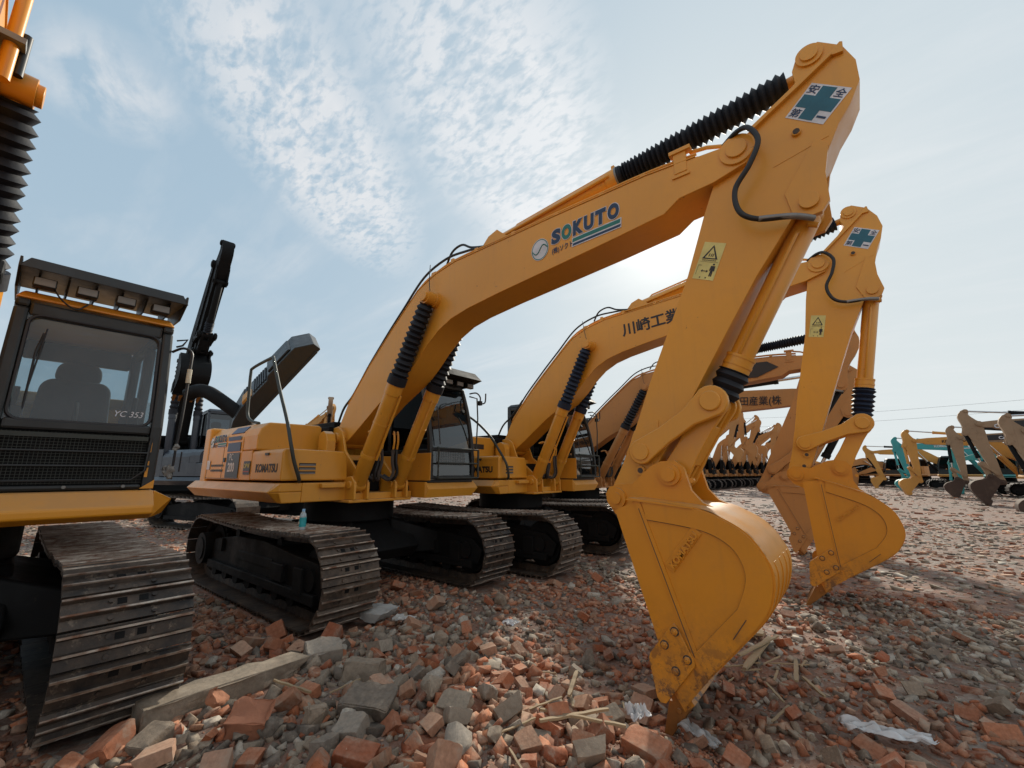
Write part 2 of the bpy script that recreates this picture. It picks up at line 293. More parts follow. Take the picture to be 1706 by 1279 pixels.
def digger(root,spec):
    db,da,dk=spec.get('pose',(0,0,0)); det=spec.get('detail',2); bm_,am_,km_=spec['boom'],spec['arm'],spec['bucket']; rub=spec.get('rubber','rubber'); cm=spec.get('cyl',bm_)
    T2=rotp(T,F,db); Xb=Yrot(F,db)
    Xa=Matrix.Translation((T2[0]-T[0],0,T2[1]-T[1]))@Yrot(T,da)
    def A(p): q=rotp(p,T,da); return (q[0]+T2[0]-T[0],q[1]+T2[1]-T[1])
    BP2=A(BP); Xk=Matrix.Translation((BP2[0]-BP[0],0,BP2[1]-BP[1]))@Yrot(BP,dk)
    def K(p): q=rotp(p,BP,dk); return (q[0]+BP2[0]-BP[0],q[1]+BP2[1]-BP[1])
    def B(p): return rotp(p,F,db)
    hw=.20; y0,y1=YC-hw,YC+hw
    # boom
    mb=MB(); mb.prism(BT+BB,y0+.012,y1-.012)
    if det>=2:   # side plates stand a little proud of the box
        mb.prism(BT+BB,y0,y0+.011); mb.prism(BT+BB,y1-.011,y1)
        def off(L,d): return [(p[0],p[1]+d) for p in L]
        top=BT[1:12]; mb.prism(off(top,.012)+off(top[::-1],.0015),y0-.008,y1+.008)
    mb.cyl(v3(BCY,y0-.05),v3(BCY,y1+.05),.10,n=28); mb.cyl(v3(BCY,y0-.20),v3(BCY,y1+.20),.062,n=20)
    mb.cyl(v3(T,y0-.018),v3(T,y1+.018),.12,n=28); mb.cyl(v3(T,y0-.035),v3(T,y1+.035),.072,n=24)
    mb.cyl(v3(F,y0-.05),v3(F,y1+.05),.14,n=24)
    for yy in (YC-.13,YC+.09): mb.prism([(2.75,3.94),(2.93,4.12),(3.06,4.16),(3.15,4.08),(3.3,3.94)],yy,yy+.04)
    if det>=2:
        for dy in (-.17,.17): mb.prism([(1.97,3.80),(2.02,3.93),(2.10,3.93),(2.14,3.85)],YC+dy-.015,YC+dy+.015)
        # hose clamp block near the tip, lugs
        mb.box(5.05,5.15,y0-.006,y0+.03,3.84,4.05); mb.box(5.02,5.19,y0-.02,y0+.05,4.02,4.055); mb.box(5.03,5.17,y0-.012,y0,3.80,3.825)
        for x in (2.35,2.75,3.3,3.85,4.35,4.75): mb.box(x,x+.05,y0+.03,y0+.16,3.92,4.015)
    boom=mb.build('boom',bm_,root,Xb,bev=.006 if det>=2 else 0)
    if spec.get('panel'):
        p=MB(); p.prism([(3.0,3.86),(3.0,3.52),(4.5,3.54),(4.9,3.72),(4.7,3.86)],y0-.016,y0-.012); p.build('painted_panel','ink',boom,Xb)
        p=MB(); p.prism([(3.0,3.86),(3.0,3.52),(4.5,3.54),(4.9,3.72),(4.7,3.86)],y1+.012,y1+.016); p.build('painted_panel','ink',boom,Xb)
    if det>=2:
        # steel lines and hoses along the boom's back
        for i,(dy,dz,rr,mt) in enumerate(((-.16,.055,.013,bm_),(-.11,.055,.013,bm_),(.10,.055,.013,bm_))):
            path=[(x,YC+dy,z+dz) for x,z in BT[1:12]]
            MB().tube(spline(path,4),rr,7).build('hydraulic_pipe',mt,boom,Xb)
        path=[(.18,YC-.10,2.22),(.5,YC-.13,2.75),(1.0,YC-.15,3.22),(1.45,YC-.16,3.60),(1.85,YC-.16,3.93),(2.25,YC-.15,4.06),(2.6,YC-.14,4.05),(2.9,YC-.15,4.0)]
        MB().tube(spline(path),.015,8).build('hose','hose',boom,Xb)
        path=[(2.2,YC-.10,4.0),(2.32,YC-.12,4.14),(2.5,YC-.13,4.17),(2.66,YC-.13,4.08),(2.9,YC-.13,4.01)]
        MB().tube(spline(path),.014,8).build('hose','hose',boom,Xb)
        path=[(-.25,YC-.05,2.05),(-.02,YC-.08,2.38),(.25,YC-.1,2.56),(.55,YC-.12,2.83)]
        MB().tube(spline(path),.017,8).build('hose','hose',boom,Xb)
        wire=[(2.03,y0-.02,4.02),(2.06,y0-.05,3.86),(2.08,y0-.06,3.70),(2.11,y0-.07,3.62)]
        MB().tube(spline(wire),.005,6).build('grease_line','hose',boom,Xb)
    # boom cylinders
    for sgn in (-1,1):
        y=YC+sgn*.305; f_=v3(BFOOT,y); e=v3(B(BCY),y); L=pl_dist(BFOOT,B(BCY)); tb=1.41/L if L>1.7 else .7
        m=lerp(f_,e,tb); c=MB(); c.lathe(f_,m,[(0,.0),(.001,.07),(.03,.096),(.90,.096),(.905,.105),(1,.105)],24); c.cyl((f_[0],y-.07,f_[2]),(f_[0],y+.07,f_[2]),.085,n=20)
        if det>=2:
            u=Vector(e)-Vector(f_); u.normalize(); nrm=Vector((u.z,0,-u.x)); mp=[Vector(f_)+u*s+nrm*.115+Vector((0,-sgn*.05,0)) for s in (.42,.8,1.30)]
            c.tube([mp[0]-nrm*.03,mp[0],mp[1],mp[2],mp[2]-nrm*.04],.014,7); c.cyl(Vector(f_)+u*.40,Vector(f_)+u*.45,.103,n=24); c.cyl(Vector(f_)+u*.86,Vector(f_)+u*.88,.101,n=24)
        co=c.build('boom_cylinder',cm,root)
        r=MB(); r.cyl(lerp(m,e,-.05),lerp(m,e,.98),.04,n=14); r.cyl((e[0],y-.065,e[2]),(e[0],y+.065,e[2]),.085,n=20); r.build('cylinder_rod','chrome' if spec.get('noboot') else cm,co)
        if not spec.get('noboot'):
            b=MB(); ee=lerp(m,e,.93); b.cyl(m,lerp(m,ee,.10),.118,n=24); boot(b,lerp(m,ee,.08),ee,.100,.088,13 if det>=2 else 10,.016,20 if det>=2 else 12); b.build('rubber_boot',rub,co)
    # hoses at the cylinder feet
    if det>=2:
        for sgn in (-1,1):
            for k in range(2):
                y=YC+sgn*(.17-.06*k); path=[(.92,y+sgn*.06,1.98),(1.0,y+sgn*.01,2.0),(1.06,y-sgn*.02,1.88),(1.04,y-sgn*.02,1.74)]
                MB().tube(spline(path),.014,7).build('hydraulic_pipe',bm_,root)
                h=MB(); h.tube(spline([(1.04,y-sgn*.02,1.76),(1.05,y-sgn*.03,1.60),(1.04,y,1.45),(.98,y-sgn*.03,1.36),(.82,y-sgn*.05,1.42)]),.020,8); h.cyl((1.04,y-sgn*.02,1.70),(1.04,y-sgn*.02,1.75),.024,n=6); h.build('hose','hose' if k==0 else 'mud',root)
    # arm
    aw=.155; a0,a1=YC-aw,YC+aw
    mb=MB(); mb.prism(ARM,a0+.012,a1-.012)
    if det>=2: mb.prism(ARM,a0,a0+.011); mb.prism(ARM,a1-.011,a1)
    for yy in (a0-.012,a1-.03): mb.prism([(5.76,3.36),(5.98,3.70),(6.04,3.62),(6.0,3.42),(6.0,3.22),(5.95,3.15),(5.87,3.14),(5.79,3.19)],yy,yy+.042)
    mb.cyl(v3(AH,a0-.016),v3(AH,a1+.016),.082,n=28); mb.cyl(v3(AH,a0-.03),v3(AH,a1+.03),.052,n=24); mb.cyl(v3(BC,a0-.035),v3(BC,a1+.035),.058,n=24); mb.cyl(v3(HL,a0-.09),v3(HL,a1+.09),.062,n=24)
    mb.cyl(v3(BP,a0-.01),v3(BP,a1+.01),.11,n=24)
    if det>=2:
        # raised flange running over the head, end spike, wear ribs and plugs
        mb.prism([(5.60,3.97),(5.93,4.17),(6.13,4.28),(6.14,4.262),(5.95,4.145),(5.62,3.95)],a0-.035,a0+.0)
        mb.prism([(6.12,4.275),(6.19,4.335),(6.205,4.325),(6.20,4.25),(6.14,4.26)],a0-.025,a0-.0)
        mb.prism([(5.72,3.60),(6.05,3.68),(6.05,3.69),(5.72,3.61)],a0-.003,a0)
        for p_ in ((4.60,1.47),(4.53,1.34)): mb.lathe(v3(p_,a0-.03),v3(p_,a0),[(0,.036),(1,.036)],16)
        mb.lathe(v3((5.88,3.80),a0-.02),v3((5.88,3.80),a0),[(0,.028),(1,.03)],16)
        # lower end reinforcement
        mb.prism([(4.36,1.30),(4.42,1.45),(4.56,1.78),(4.76,1.85),(4.72,1.56),(4.60,1.33),(4.52,1.22)],a0-.006,a0)
    arm=mb.build('arm',am_,root,Xa,bev=.006 if det>=2 else 0)
    if det>=2:
        for p_,dd_ in (((4.60,1.47),.034),((4.53,1.34),.034),((5.88,3.80),.024)): MB().cyl(v3(p_,a0-dd_),v3(p_,a0-dd_+.003),.021,n=14).build('plug_hole','mud',arm,Xa)
        hp=[(5.42,-.30,3.94),(5.53,-.38,3.95),(5.61,-.42,3.91),(5.66,-.43,3.77),(5.59,-.43,3.61),(5.48,-.42,3.46),(5.49,-.42,3.28),(5.60,-.41,3.18),(5.79,-.38,3.14),(5.90,-.30,3.12)]
        MB().tube(spline(hp,8),.019,10).build('hose','hose',arm,Xa)
        MB().tube(spline(hp[-3:],4),.021,10).build('hose_fitting','grey',arm,Xa)
        MB().tube([(5.17,-.28,4.03),(5.30,-.29,4.00),(5.42,-.30,3.94)],.016,8).build('hydraulic_pipe',bm_,boom,Xb)
    # arm cylinder
    s=v3(B(AB),YC); e=v3(A(AH),YC); L=pl_dist(B(AB),A(AH)); m=lerp(s,e,1.47/L)
    c=MB(); c.lathe(s,m,[(0,.0),(.001,.06),(.04,.092),(.93,.092),(.935,.104),(1,.104)],24); c.cyl((s[0],YC-.08,s[2]),(s[0],YC+.08,s[2]),.07,n=18)
    if det>=2:
        u=(Vector(e)-Vector(s)).normalized(); up=Vector((-u.z,0,u.x)); c.tube([Vector(s)+u*.2+up*.09,Vector(s)+u*.25+up*.12,Vector(s)+u*1.35+up*.12,Vector(s)+u*1.4+up*.10],.013,7); c.box(m[0]-.06,m[0]-.03,YC-.02,YC+.02,m[2]+.09,m[2]+.15)
        c.tube([Vector(s)+u*.15+Vector((0,-.11,-.01)),Vector(s)+u*1.42+Vector((0,-.11,-.01))],.015,7)
    ac=c.build('arm_cylinder',cm,root); r=MB(); r.cyl(m,e,.042,n=14); r.cyl((e[0],YC-.06,e[2]),(e[0],YC+.06,e[2]),.075,n=18); r.build('cylinder_rod','chrome' if spec.get('noboot') else cm,ac)
    if not spec.get('noboot'):
        b=MB(); ee=lerp(m,e,.90); b.cyl(m,lerp(m,ee,.03),.104,n=24); boot(b,lerp(m,ee,.02),ee,.094,.096,29,.016,24,1.2); b.build('rubber_boot',rub,ac)
        MB().cyl(m,lerp(m,ee,.012),.108,n=24).build('boot_clamp','grey',ac)
    # linkage
    P22=K(P2); HL2=A(HL); rJ1=pl_dist(HL,J); rJ2=pl_dist(P2,J); J2=circ(HL2,rJ1,P22,rJ2,1)
    if pl_dist(circ(HL,rJ1,P2,rJ2,1),J)>pl_dist(circ(HL,rJ1,P2,rJ2,-1),J): J2=circ(HL2,rJ1,P22,rJ2,-1)
    def link(mb,p,q,rp,rq,w,y0,y1):
        d=(q[0]-p[0],q[1]-p[1]); L=math.hypot(*d); d=(d[0]/L,d[1]/L); n=(-d[1],d[0]); pts=[]; a0_=math.atan2(n[1],n[0])
        for i in range(11): a=a0_+math.pi*i/10; pts.append((p[0]+rp*math.cos(a),p[1]+rp*math.sin(a)))
        pts+= [(p[0]+d[0]*L*.35-n[0]*w,p[1]+d[1]*L*.35-n[1]*w),(p[0]+d[0]*L*.7-n[0]*w,p[1]+d[1]*L*.7-n[1]*w)]
        for i in range(11): a=a0_+math.pi+math.pi*i/10; pts.append((q[0]+rq*math.cos(a),q[1]+rq*math.sin(a)))
        pts+= [(p[0]+d[0]*L*.7+n[0]*w,p[1]+d[1]*L*.7+n[1]*w),(p[0]+d[0]*L*.35+n[0]*w,p[1]+d[1]*L*.35+n[1]*w)]
        mb.prism(pts,y0,y1)
    for yy in (a0-.075,a1+.02):
        l=MB(); link(l,HL2,J2,.095,.115,.068,yy,yy+.055); l.cyl(v3(HL2,yy-.012),v3(HL2,yy+.067),.06,n=24); l.cyl(v3(J2,yy-.02),v3(J2,yy+.075),.072,n=24); l.build('side_link',am_,root,bev=.008 if det>=2 else 0)
    l=MB(); link(l,P22,J2,.10,.10,.085,YC-.14,YC-.10); link(l,P22,J2,.10,.10,.085,YC+.10,YC+.14)
    for yy in (YC-.10,YC+.06):
        link(l,P22,J2,.07,.07,.07,yy,yy+.04)
    ctr=lerp(P22,J2,.5); dd=(J2[0]-P22[0],J2[1]-P22[1]); an=math.atan2(dd[1],dd[0]); ca,sa=math.cos(an),math.sin(an); q=[(-.18,-.075),(.15,-.075),(.15,-.05),(-.18,-.05)]
    l.prism([(ctr[0]+x*ca-z*sa,ctr[1]+x*sa+z*ca) for x,z in q],YC-.10,YC+.10); l.cyl(v3(J2,YC-.16),v3(J2,YC+.16),.066,n=22)
    l.build('bucket_link',am_,root,bev=.006 if det>=2 else 0)
    s=v3(A(BC),YC); e=v3(J2,YC); L=pl_dist(A(BC),J2); m=lerp(s,e,min(.86,1.22/L))
    c=MB(); c.lathe(s,m,[(0,.0),(.001,.05),(.04,.082),(.90,.082),(.905,.098),(1,.098)],24); c.cyl((s[0],YC-.10,s[2]),(s[0],YC+.10,s[2]),.07,n=18)
    if det>=2:
        u=(Vector(e)-Vector(s)).normalized(); sd=Vector((-u.z,0,u.x)); c.cyl(Vector(m)-u*.12,Vector(m)-u*.10,.102,n=24); c.cyl(Vector(m)-u*.06,Vector(m)-u*.04,.102,n=24)
        c.tube([Vector(s)+u*.18+Vector((0,-.08,0)),Vector(s)+u*.2+Vector((0,-.105,0)),Vector(m)-u*.15+Vector((0,-.105,0)),Vector(m)-u*.12+Vector((0,-.08,0))],.013,7)
        c.cyl(Vector(s)+u*.12+sd*.04+Vector((0,-.09,0)),Vector(s)+u*.12+sd*.1+Vector((0,-.09,0)),.02,n=10)
    bc=c.build('bucket_cylinder',spec.get('bcyl',cm),root); MB().cyl(m,e,.04,n=14).build('cylinder_rod','chrome',bc)
    if not spec.get('noboot'):
        b=MB(); ee=lerp(m,e,.80); boot(b,m,ee,.108,.100,3 if L<1.52 else 6,.010 if L<1.52 else .015,24); b.build('rubber_boot',rub,bc)
    # bucket
    hb=.37; k0,k1=YC-.47,YC+.27; mb=MB()
    rim=[BUK[i] for i in range(13)]
    sm2=lambda L,k=4:[(p.x,p.z) for p in spline([(a,0,b) for a,b in L],k)]
    BS=BUK[:3]+sm2(BUK[3:12])+[BUK[12]]
    for yy in (k0,k1-.028): mb.prism(BS,yy,yy+.028)
    # curved shell from the top round to the lip
    shell=[(4.62,1.275)]+[BUK[i] for i in (12,11,10,9,8,7,6,5,4,3)]+[(4.90,.045)]
    shell=[(p.x,p.z) for p in spline([(a,0,b) for a,b in shell],4)]
    inn=[]
    cx,cz=5.0,.85
    for x,z in shell: d=math.hypot(x-cx,z-cz); inn.append((cx+(x-cx)*(1-.03/d),cz+(z-cz)*(1-.03/d)))
    for prf,yy0,yy1 in ((shell,k0+.004,k1-.004),(inn,k0+.004,k1-.004)):
        v=[];nn=len(prf)
        for a in prf: v+=[(a[0],yy0,a[1]),(a[0],yy1,a[1])]
        mb.add(v,[(2*i,2*i+1,2*i+3,2*i+2) for i in range(nn-1)],True)
    mb.prism([(4.80,.16),(4.90,.02),(4.96,.07),(4.86,.20)],k0+.02,k1-.02)      # lip plate
    # ears
    ear=[(4.34,1.22),(4.325,1.29),(4.36,1.345),(4.43,1.36),(4.55,1.37),(4.70,1.50),(4.78,1.535),(4.88,1.54),(4.94,1.49),(4.96,1.41),(4.98,1.33),(5.05,1.25),(5.12,1.22),(4.95,1.1),(4.55,1.1),(4.40,1.14)]
    for yy in (YC-.235,YC+.195): mb.prism(ear,yy,yy+.04)
    for yy in (YC-.26,YC+.23): mb.cyl(v3(P2,yy),v3(P2,yy+.03),.078,n=28); mb.cyl(v3(BP,yy),v3(BP,yy+.03),.078,n=28)
    mb.cyl(v3(P2,YC-.285),v3(P2,YC+.285),.050,n=24); mb.cyl(v3(BP,YC-.275),v3(BP,YC+.275),.045,n=24)
    if det>=2:
        mb.cyl((5.0,YC-.235,1.40),(5.0,YC-.275,1.40),.018,n=8)
        # raised rim and wear strips
        band=[(4.74,1.14),(5.05,1.105),(5.20,1.055),(5.29,.97),(5.32,.84),(5.26,.67),(5.08,.47),(4.99,.37)]
        outer=[(4.72,1.255),(5.08,1.22),(5.21,1.175),(5.34,1.095),(5.42,.985),(5.455,.88),(5.44,.745),(5.38,.625),(5.23,.445),(5.06,.255)]
        band=sm2(band[:6])[:-1]+band[5:]; outer=sm2(outer)
        for yy in (k0-.012,k1): mb.prism(outer+band[::-1],yy,yy+.012)
        mb.prism([(4.655,1.26),(4.70,1.26),(5.02,.35),(5.06,.235),(5.04,.215),(4.98,.34)],k0-.007,k0)
        mb.prism([(4.60,1.265),(4.62,1.28),(5.05,1.235),(5.05,1.225)],k0-.02,k0+.1)
        for yy in (k0+.10,k0+.28,k0+.46,k0+.62):
            o2=[(p[0],p[1]) for p in shell[22:38]]; ex=[(cx+(x-cx)*(1+.016*math.sin(math.pi*(k_+.5)/len(o2))**.4),cz+(z-cz)*(1+.016*math.sin(math.pi*(k_+.5)/len(o2))**.4)) for k_,(x,z) in enumerate(o2)]
            mb.prism(o2+ex[::-1],yy,yy+.07)
    bk=mb.build('bucket',km_,root,Xk,bev=0)
    if det>=2:
        g=MB()
        for yy in (k0-.0135,):
            q=[(a[0],a[1]) for a in band]
            for i in range(len(q)-1): g.tube([(q[i][0],yy+.010,q[i][1]-.002),(q[i+1][0],yy+.010,q[i+1][1]-.002)],.003,4)
            g.tube([(4.69,k0-.007,1.21),(4.99,k0-.007,.35)],.003,4); g.tube([(5.30,k0-.013,.62),(5.22,k0-.013,.50)],.003,4)
        g.build('seam_grime','mud',bk,Xk)
    for yy in (k0-.020,k1):
        c=MB(); c.prism([(4.90,.50),(4.88,.52),(4.86,.50),(4.715,.315),(4.705,.28),(4.745,.07),(4.765,.045),(4.80,.05),(4.99,.30),(4.99,.33)],yy,yy+.020)
        if det>=2:
            for bx,bz in ((4.885,.475),(4.815,.385),(4.95,.33),(4.875,.25)): c.cyl((bx,yy-.016 if yy<YC else yy+.02,bz),(bx,yy+.0 if yy<YC else yy+.036,bz),.022,n=6); c.cyl((bx,yy-.022 if yy<YC else yy+.02,bz),(bx,yy if yy<YC else yy+.042,bz),.012,n=10)
        sc=c.build('side_cutter',km_,bk,Xk,bev=.003 if det>=2 else 0)
        if det>=2:
            g=MB()
            for bx,bz in ((4.885,.475),(4.815,.385),(4.95,.33),(4.875,.25)): g.cyl((bx,yy-.002 if yy<YC else yy+.02,bz),(bx,yy-.0005 if yy<YC else yy+.022,bz),.0275,n=18)
            g.build('washer_grime','mud',sc,Xk)
    for k in range(5):
        y=k0+.075+k*(2*hb-.15)/4; t=MB(); w=.045
        t.hexa([(4.80,y-w,.10),(4.92,y-w,.16),(4.92,y+w,.16),(4.80,y+w,.10),(4.84,y-w*.9,.0),(4.93,y-w*.9,.03),(4.93,y+w*.9,.03),(4.84,y+w*.9,.0)])
        t.hexa([(4.80,y-w*.95,.05),(4.94,y-w*.95,.06),(4.94,y+w*.95,.06),(4.80,y+w*.95,.05),(4.735,y-w*.6,-.215),(4.765,y-w*.6,-.21),(4.765,y+w*.6,-.21),(4.735,y+w*.6,-.215)]); t.cyl((4.86,y-w*1.15,.01),(4.86,y+w*1.15,.01),.016,n=10)
        t.build('bucket_tooth','teeth',bk,Xk,bev=.004 if det>=2 else 0)
    return dict(boom=boom,arm=arm,bucket=bk,Xb=Xb,Xa=Xa,Xk=Xk,y0=y0,a0=a0,k0=k0)
def safety_sheet(arm,X,y,o=(5.83,3.955)):
    U=Vector((.181,0,.181)).normalized(); W=Vector((-.2,0,.0)) # placeholders
    P0=Vector((o[0],0,o[1])); ex=Vector((.20,0,-.175)); ey=Vector((.18,0,.18)) # ex: across, ey: up the arm
    def P(a,b,dy): v=P0+ex*a+ey*b; return (v.x,y-dy,v.z)
    def quad(mb,a0,a1,b0,b1,d): mb.hexa([P(a0,b0,d),P(a1,b0,d),P(a1,b1,d),P(a0,b1,d),P(a0,b0,d+.001),P(a1,b0,d+.001),P(a1,b1,d+.001),P(a0,b1,d+.001)])
    m=MB(); quad(m,0,1,0,1,.0); s=m.build('safety_sticker','white',arm,X)
    m=MB(); quad(m,.32,.68,.04,.96,.0015); quad(m,.04,.319,.33,.68,.0015); quad(m,.681,.96,.33,.68,.0015); m.build('printed_cross','bluecross',s,X)
    for ch,a,b in (('安',.035,.725),('全',.715,.725),('第',.035,.045),('一',.72,.14)):
        v=P(a,b,.003); text('lettering',ch,.078,v,ex,ey,'dkblue',s,X,bold=.012,th=.001,cell=(.068,.060) if ch!='一' else (.06,.014))
def warn_sheet(arm,X,y):
    P0=Vector((5.10,0,2.93)); ex=Vector((.145,0,-.065)); ey=Vector((.118,0,.268))
    def P(a,b,d): v=P0+ex*a+ey*b; return (v.x,y-d,v.z)
    def poly(mb,pts,d,t=.001): 
        n=len(pts); v=[P(a,b,d) for a,b in pts]+[P(a,b,d+t) for a,b in pts]; mb.add(v,[tuple(range(n)),tuple(range(2*n-1,n-1,-1))]+[(i,(i+1)%n,n+(i+1)%n,n+i) for i in range(n)])
    m=MB(); poly(m,[(0,0),(1,0),(1,1),(0,1)],0); s=m.build('warning_sticker','wyel',arm,X)
    m=MB()
    for a,b,c,d in ((.14,.56,.5,.93),(.5,.93,.86,.56)):
        dx=.05; poly(m,[(a,b),(a+.09 if c>a and d>b else a,b if d>b else b-.05),(c,d-.06 if d>b else d),(c,d)] if d>b else [(a,b),(a,b-.06),(c-.09,d),(c,d)],.0015)
    poly(m,[(.14,.555),(.86,.555),(.80,.58),(.2,.58)],.0027)
    for a in (.40,.50,.58): poly(m,[(a,.62),(a+.04,.62),(a+.06,.70),(a+.02,.70)],.0015)
    for k in range(7): poly(m,[(.18+k*.095,.505),(.24+k*.095,.505),(.24+k*.095,.53),(.18+k*.095,.53)],.0015)
    poly(m,[(.06,.475),(.94,.475),(.94,.48),(.06,.48)],.0015)
    # person and arrow
    poly(m,[(.68,.38),(.88,.38),(.90,.25),(.85,.24),(.84,.30),(.84,.10),(.79,.10),(.78,.22),(.77,.10),(.71,.10),(.72,.30),(.70,.24),(.66,.25)],.0015)
    poly(m,[(.75,.40),(.83,.40),(.84,.43),(.79,.45),(.74,.43)],.0015)
    poly(m,[(.28,.23),(.36,.27),(.36,.24),(.54,.24),(.54,.27),(.62,.23),(.54,.19),(.54,.22),(.36,.22),(.36,.19)],.0015)
    poly(m,[(.08,.12),(.09,.12),(.09,.38),(.08,.38)],.0015); poly(m,[(.091,.37),(.25,.37),(.25,.38),(.091,.38)],.0015)
    for k in (0,3): poly(m,[(.3+k*.09,.04),(.36+k*.09,.04),(.36+k*.09,.07),(.3+k*.09,.07)],.0015)
    m.build('warning_print','ink',s,X)
# ------------------------------------------------------------------ superstructure (komatsu-like house)
def cab_simple(root,mat,gl,y0,y1,xf,xr,z0,z1,detail=2,roofm=None,side_panel=None):
    "cab with raked windscreen: frame of posts, roof, panes"
    lean=.30; post=.06; m=MB()
    def xfz(z): return xf-lean*((z-z0)/(z1-z0))**2.2
    # side frame profile
    zs=[z0+(z1-z0)*t for t in (0,.2,.4,.6,.75,.88,.96)]
    front=[(xfz(z),z) for z in zs]+[(xf-lean-.06,z1)]
    for y in (y0,y1-post):
        inner=[(x-post*1.1,z) for x,z in front[:-1]]+[(xf-lean-.11,z1-post)]
        m.prism(front+inner[::-1],y,y+post)                       # front pillar
        m.box(xr,xr+post*1.6,y,y+post,z0,z1)                        # rear pillar
        m.prism([(xf-lean-.055,z1-.0),(xf-lean-.105,z1-post*1.2),(xr+post*1.6,z1-post*1.2),(xr+post*1.6,z1)],y,y+post)
        m.box(xr+post*1.6,xfz(z0+.42)-post*1.1,y,y+post,z0+.36,z0+.43)
        m.box(xr+.62,xr+.68,y+.002,y+post-.002,z0+.43,z1-post*1.2)
    m.box(xr+.001,xr+post,y0+post,y1-post,z0,z0+.9); m.box(xr+.001,xr+post,y0+post,y1-post,z1-.12,z1)
    for z in (z0+.0,z0+.40): m.box(xfz(z+.04)-.06,xfz(z+.04)-.004,y0+post,y1-post,z,z+.055)
    m.box(xfz(z1-.08)-.07,xfz(z1-.08)-.0,y0+post,y1-post,z1-.085,z1-.01)
    m.box(xr,xf-.05,y0,y1,z0-.05,z0)
    cab=m.build('cab',mat,root,bev=.012 if detail>=2 else 0)
    r=MB(); r.hexa([(xr-.02,y0-.01,z1),(xf-lean-.02,y0-.01,z1),(xf-lean-.02,y1+.01,z1),(xr-.02,y1+.01,z1),(xr+.05,y0+.05,z1+.07),(xf-lean-.10,y0+.05,z1+.07),(xf-lean-.10,y1-.05,z1+.07),(xr+.05,y1-.05,z1+.07)]); r.build('cab_roof',roofm or mat,cab,bev=.02 if detail>=2 else 0)
    # panes
    fp=[]; n=8
    def strip(za,zb,nm,g):
        v=[];f=[]
        for i in range(n+1):
            z=za+(zb-za)*i/n; x=xfz(z)-.03; v+=[(x,y0+post,z),(x,y1-post,z)]
        for i in range(n): f.append((2*i,2*i+1,2*i+3,2*i+2))
        q=MB(); q.add(v,f,True); return q.build(nm,g,cab)
    ws=strip(z0+.455,z1-.085,'windscreen',gl); strip(z0+.055,z0+.40,'lower_window',gl)
    for y in (y0+post*.5,y1-post*.5):
        q=MB(); q.add([(xr+post*1.6,y,z0+.43),(xr+.62,y,z0+.43),(xr+.62,y,z1-post*1.2),(xr+post*1.6,y,z1-post*1.2)],[(0,1,2,3)]); q.build('side_window','dglass',cab)
        pts=[(xr+.68,z0+.43)]+[(x-post*1.1,z) for x,z in front[:-1] if z>z0+.43]+[(xf-lean-.11,z1-post*1.2),(xr+.68,z1-post*1.2)]
        q=MB(); q.add([(a,y,b) for a,b in pts],[tuple(range(len(pts)))]); q.build('side_window','dglass',cab)
        q=MB(); q.box(xr+post*1.6,xf-.08,y-.014,y+.014,z0,z0+.36); q.build('door_panel' if y>(y0+y1)/2 else 'side_panel',side_panel or mat,cab)
    q=MB(); q.add([(xr+.03,y0+post,z0+.9),(xr+.03,y1-post,z0+.9),(xr+.03,y1-post,z1-.12),(xr+.03,y0+post,z1-.12)],[(0,1,2,3)]); q.build('rear_window','dglass' if detail>=2 else gl,cab)
    # seat
    sx=xr+.55; sy=(y0+y1)/2; s=MB(); s.box(sx-.25,sx+.25,sy-.25,sy+.25,z0+.42,z0+.56); s.hexa([(sx-.32,sy-.24,z0+.54),(sx-.18,sy-.25,z0+.54),(sx-.18,sy+.25,z0+.54),(sx-.32,sy+.24,z0+.54),(sx-.42,sy-.20,z0+1.12),(sx-.30,sy-.22,z0+1.12),(sx-.30,sy+.22,z0+1.12),(sx-.42,sy+.20,z0+1.12)])
    s.lathe((sx-.38,sy-.15,z0+1.22),(sx-.38,sy+.15,z0+1.22),[(0,.06),(.2,.12),(.8,.12),(1,.06)],14); s.box(sx-.2,sx+.3,sy-.42,sy-.29,z0+.45,z0+.66); s.box(sx-.2,sx+.3,sy+.29,sy+.42,z0+.45,z0+.66)
    s.build('seat','seat',cab,bev=.04)
    return cab,xfz
def visor(cab,y0,y1,x0,z,mat='cabk'):
    "angled guard over the windscreen with four work lights under it"
    m=MB(); m.hexa([(x0-.45,y0,z-.0),(x0+.02,y0,z+.04),(x0+.02,y1,z+.04),(x0-.45,y1,z),(x0-.45,y0,z+.05),(x0-.02,y0,z+.17),(x0-.02,y1,z+.17),(x0-.45,y1,z+.05)])
    m.hexa([(x0+.021,y0,z-.02),(x0+.20,y0,z+.02),(x0+.20,y1,z+.02),(x0+.021,y1,z-.02),(x0+.021,y0,z+.17),(x0+.035,y0,z+.17),(x0+.035,y1,z+.17),(x0+.021,y1,z+.17)])
    for k in range(1,6):
        y=y0+(y1-y0)*k/6; m.box(x0-.3,x0+.01,y-.01,y+.01,z-.10,z)
    v=m.build('roof_visor',mat,cab,bev=.006)
    for k in range(4):
        y=y0+.12+(y1-y0-.24)*k/3; l=MB(); l.box(x0-.02,x0+.05,y-.075,y+.075,z-.10,z-.02); L=l.build('work_light','cabk',cab,bev=.006); l=MB(); l.box(x0+.051,x0+.056,y-.065,y+.065,z-.09,z-.03); l.build('lamp_lens','grey',L)
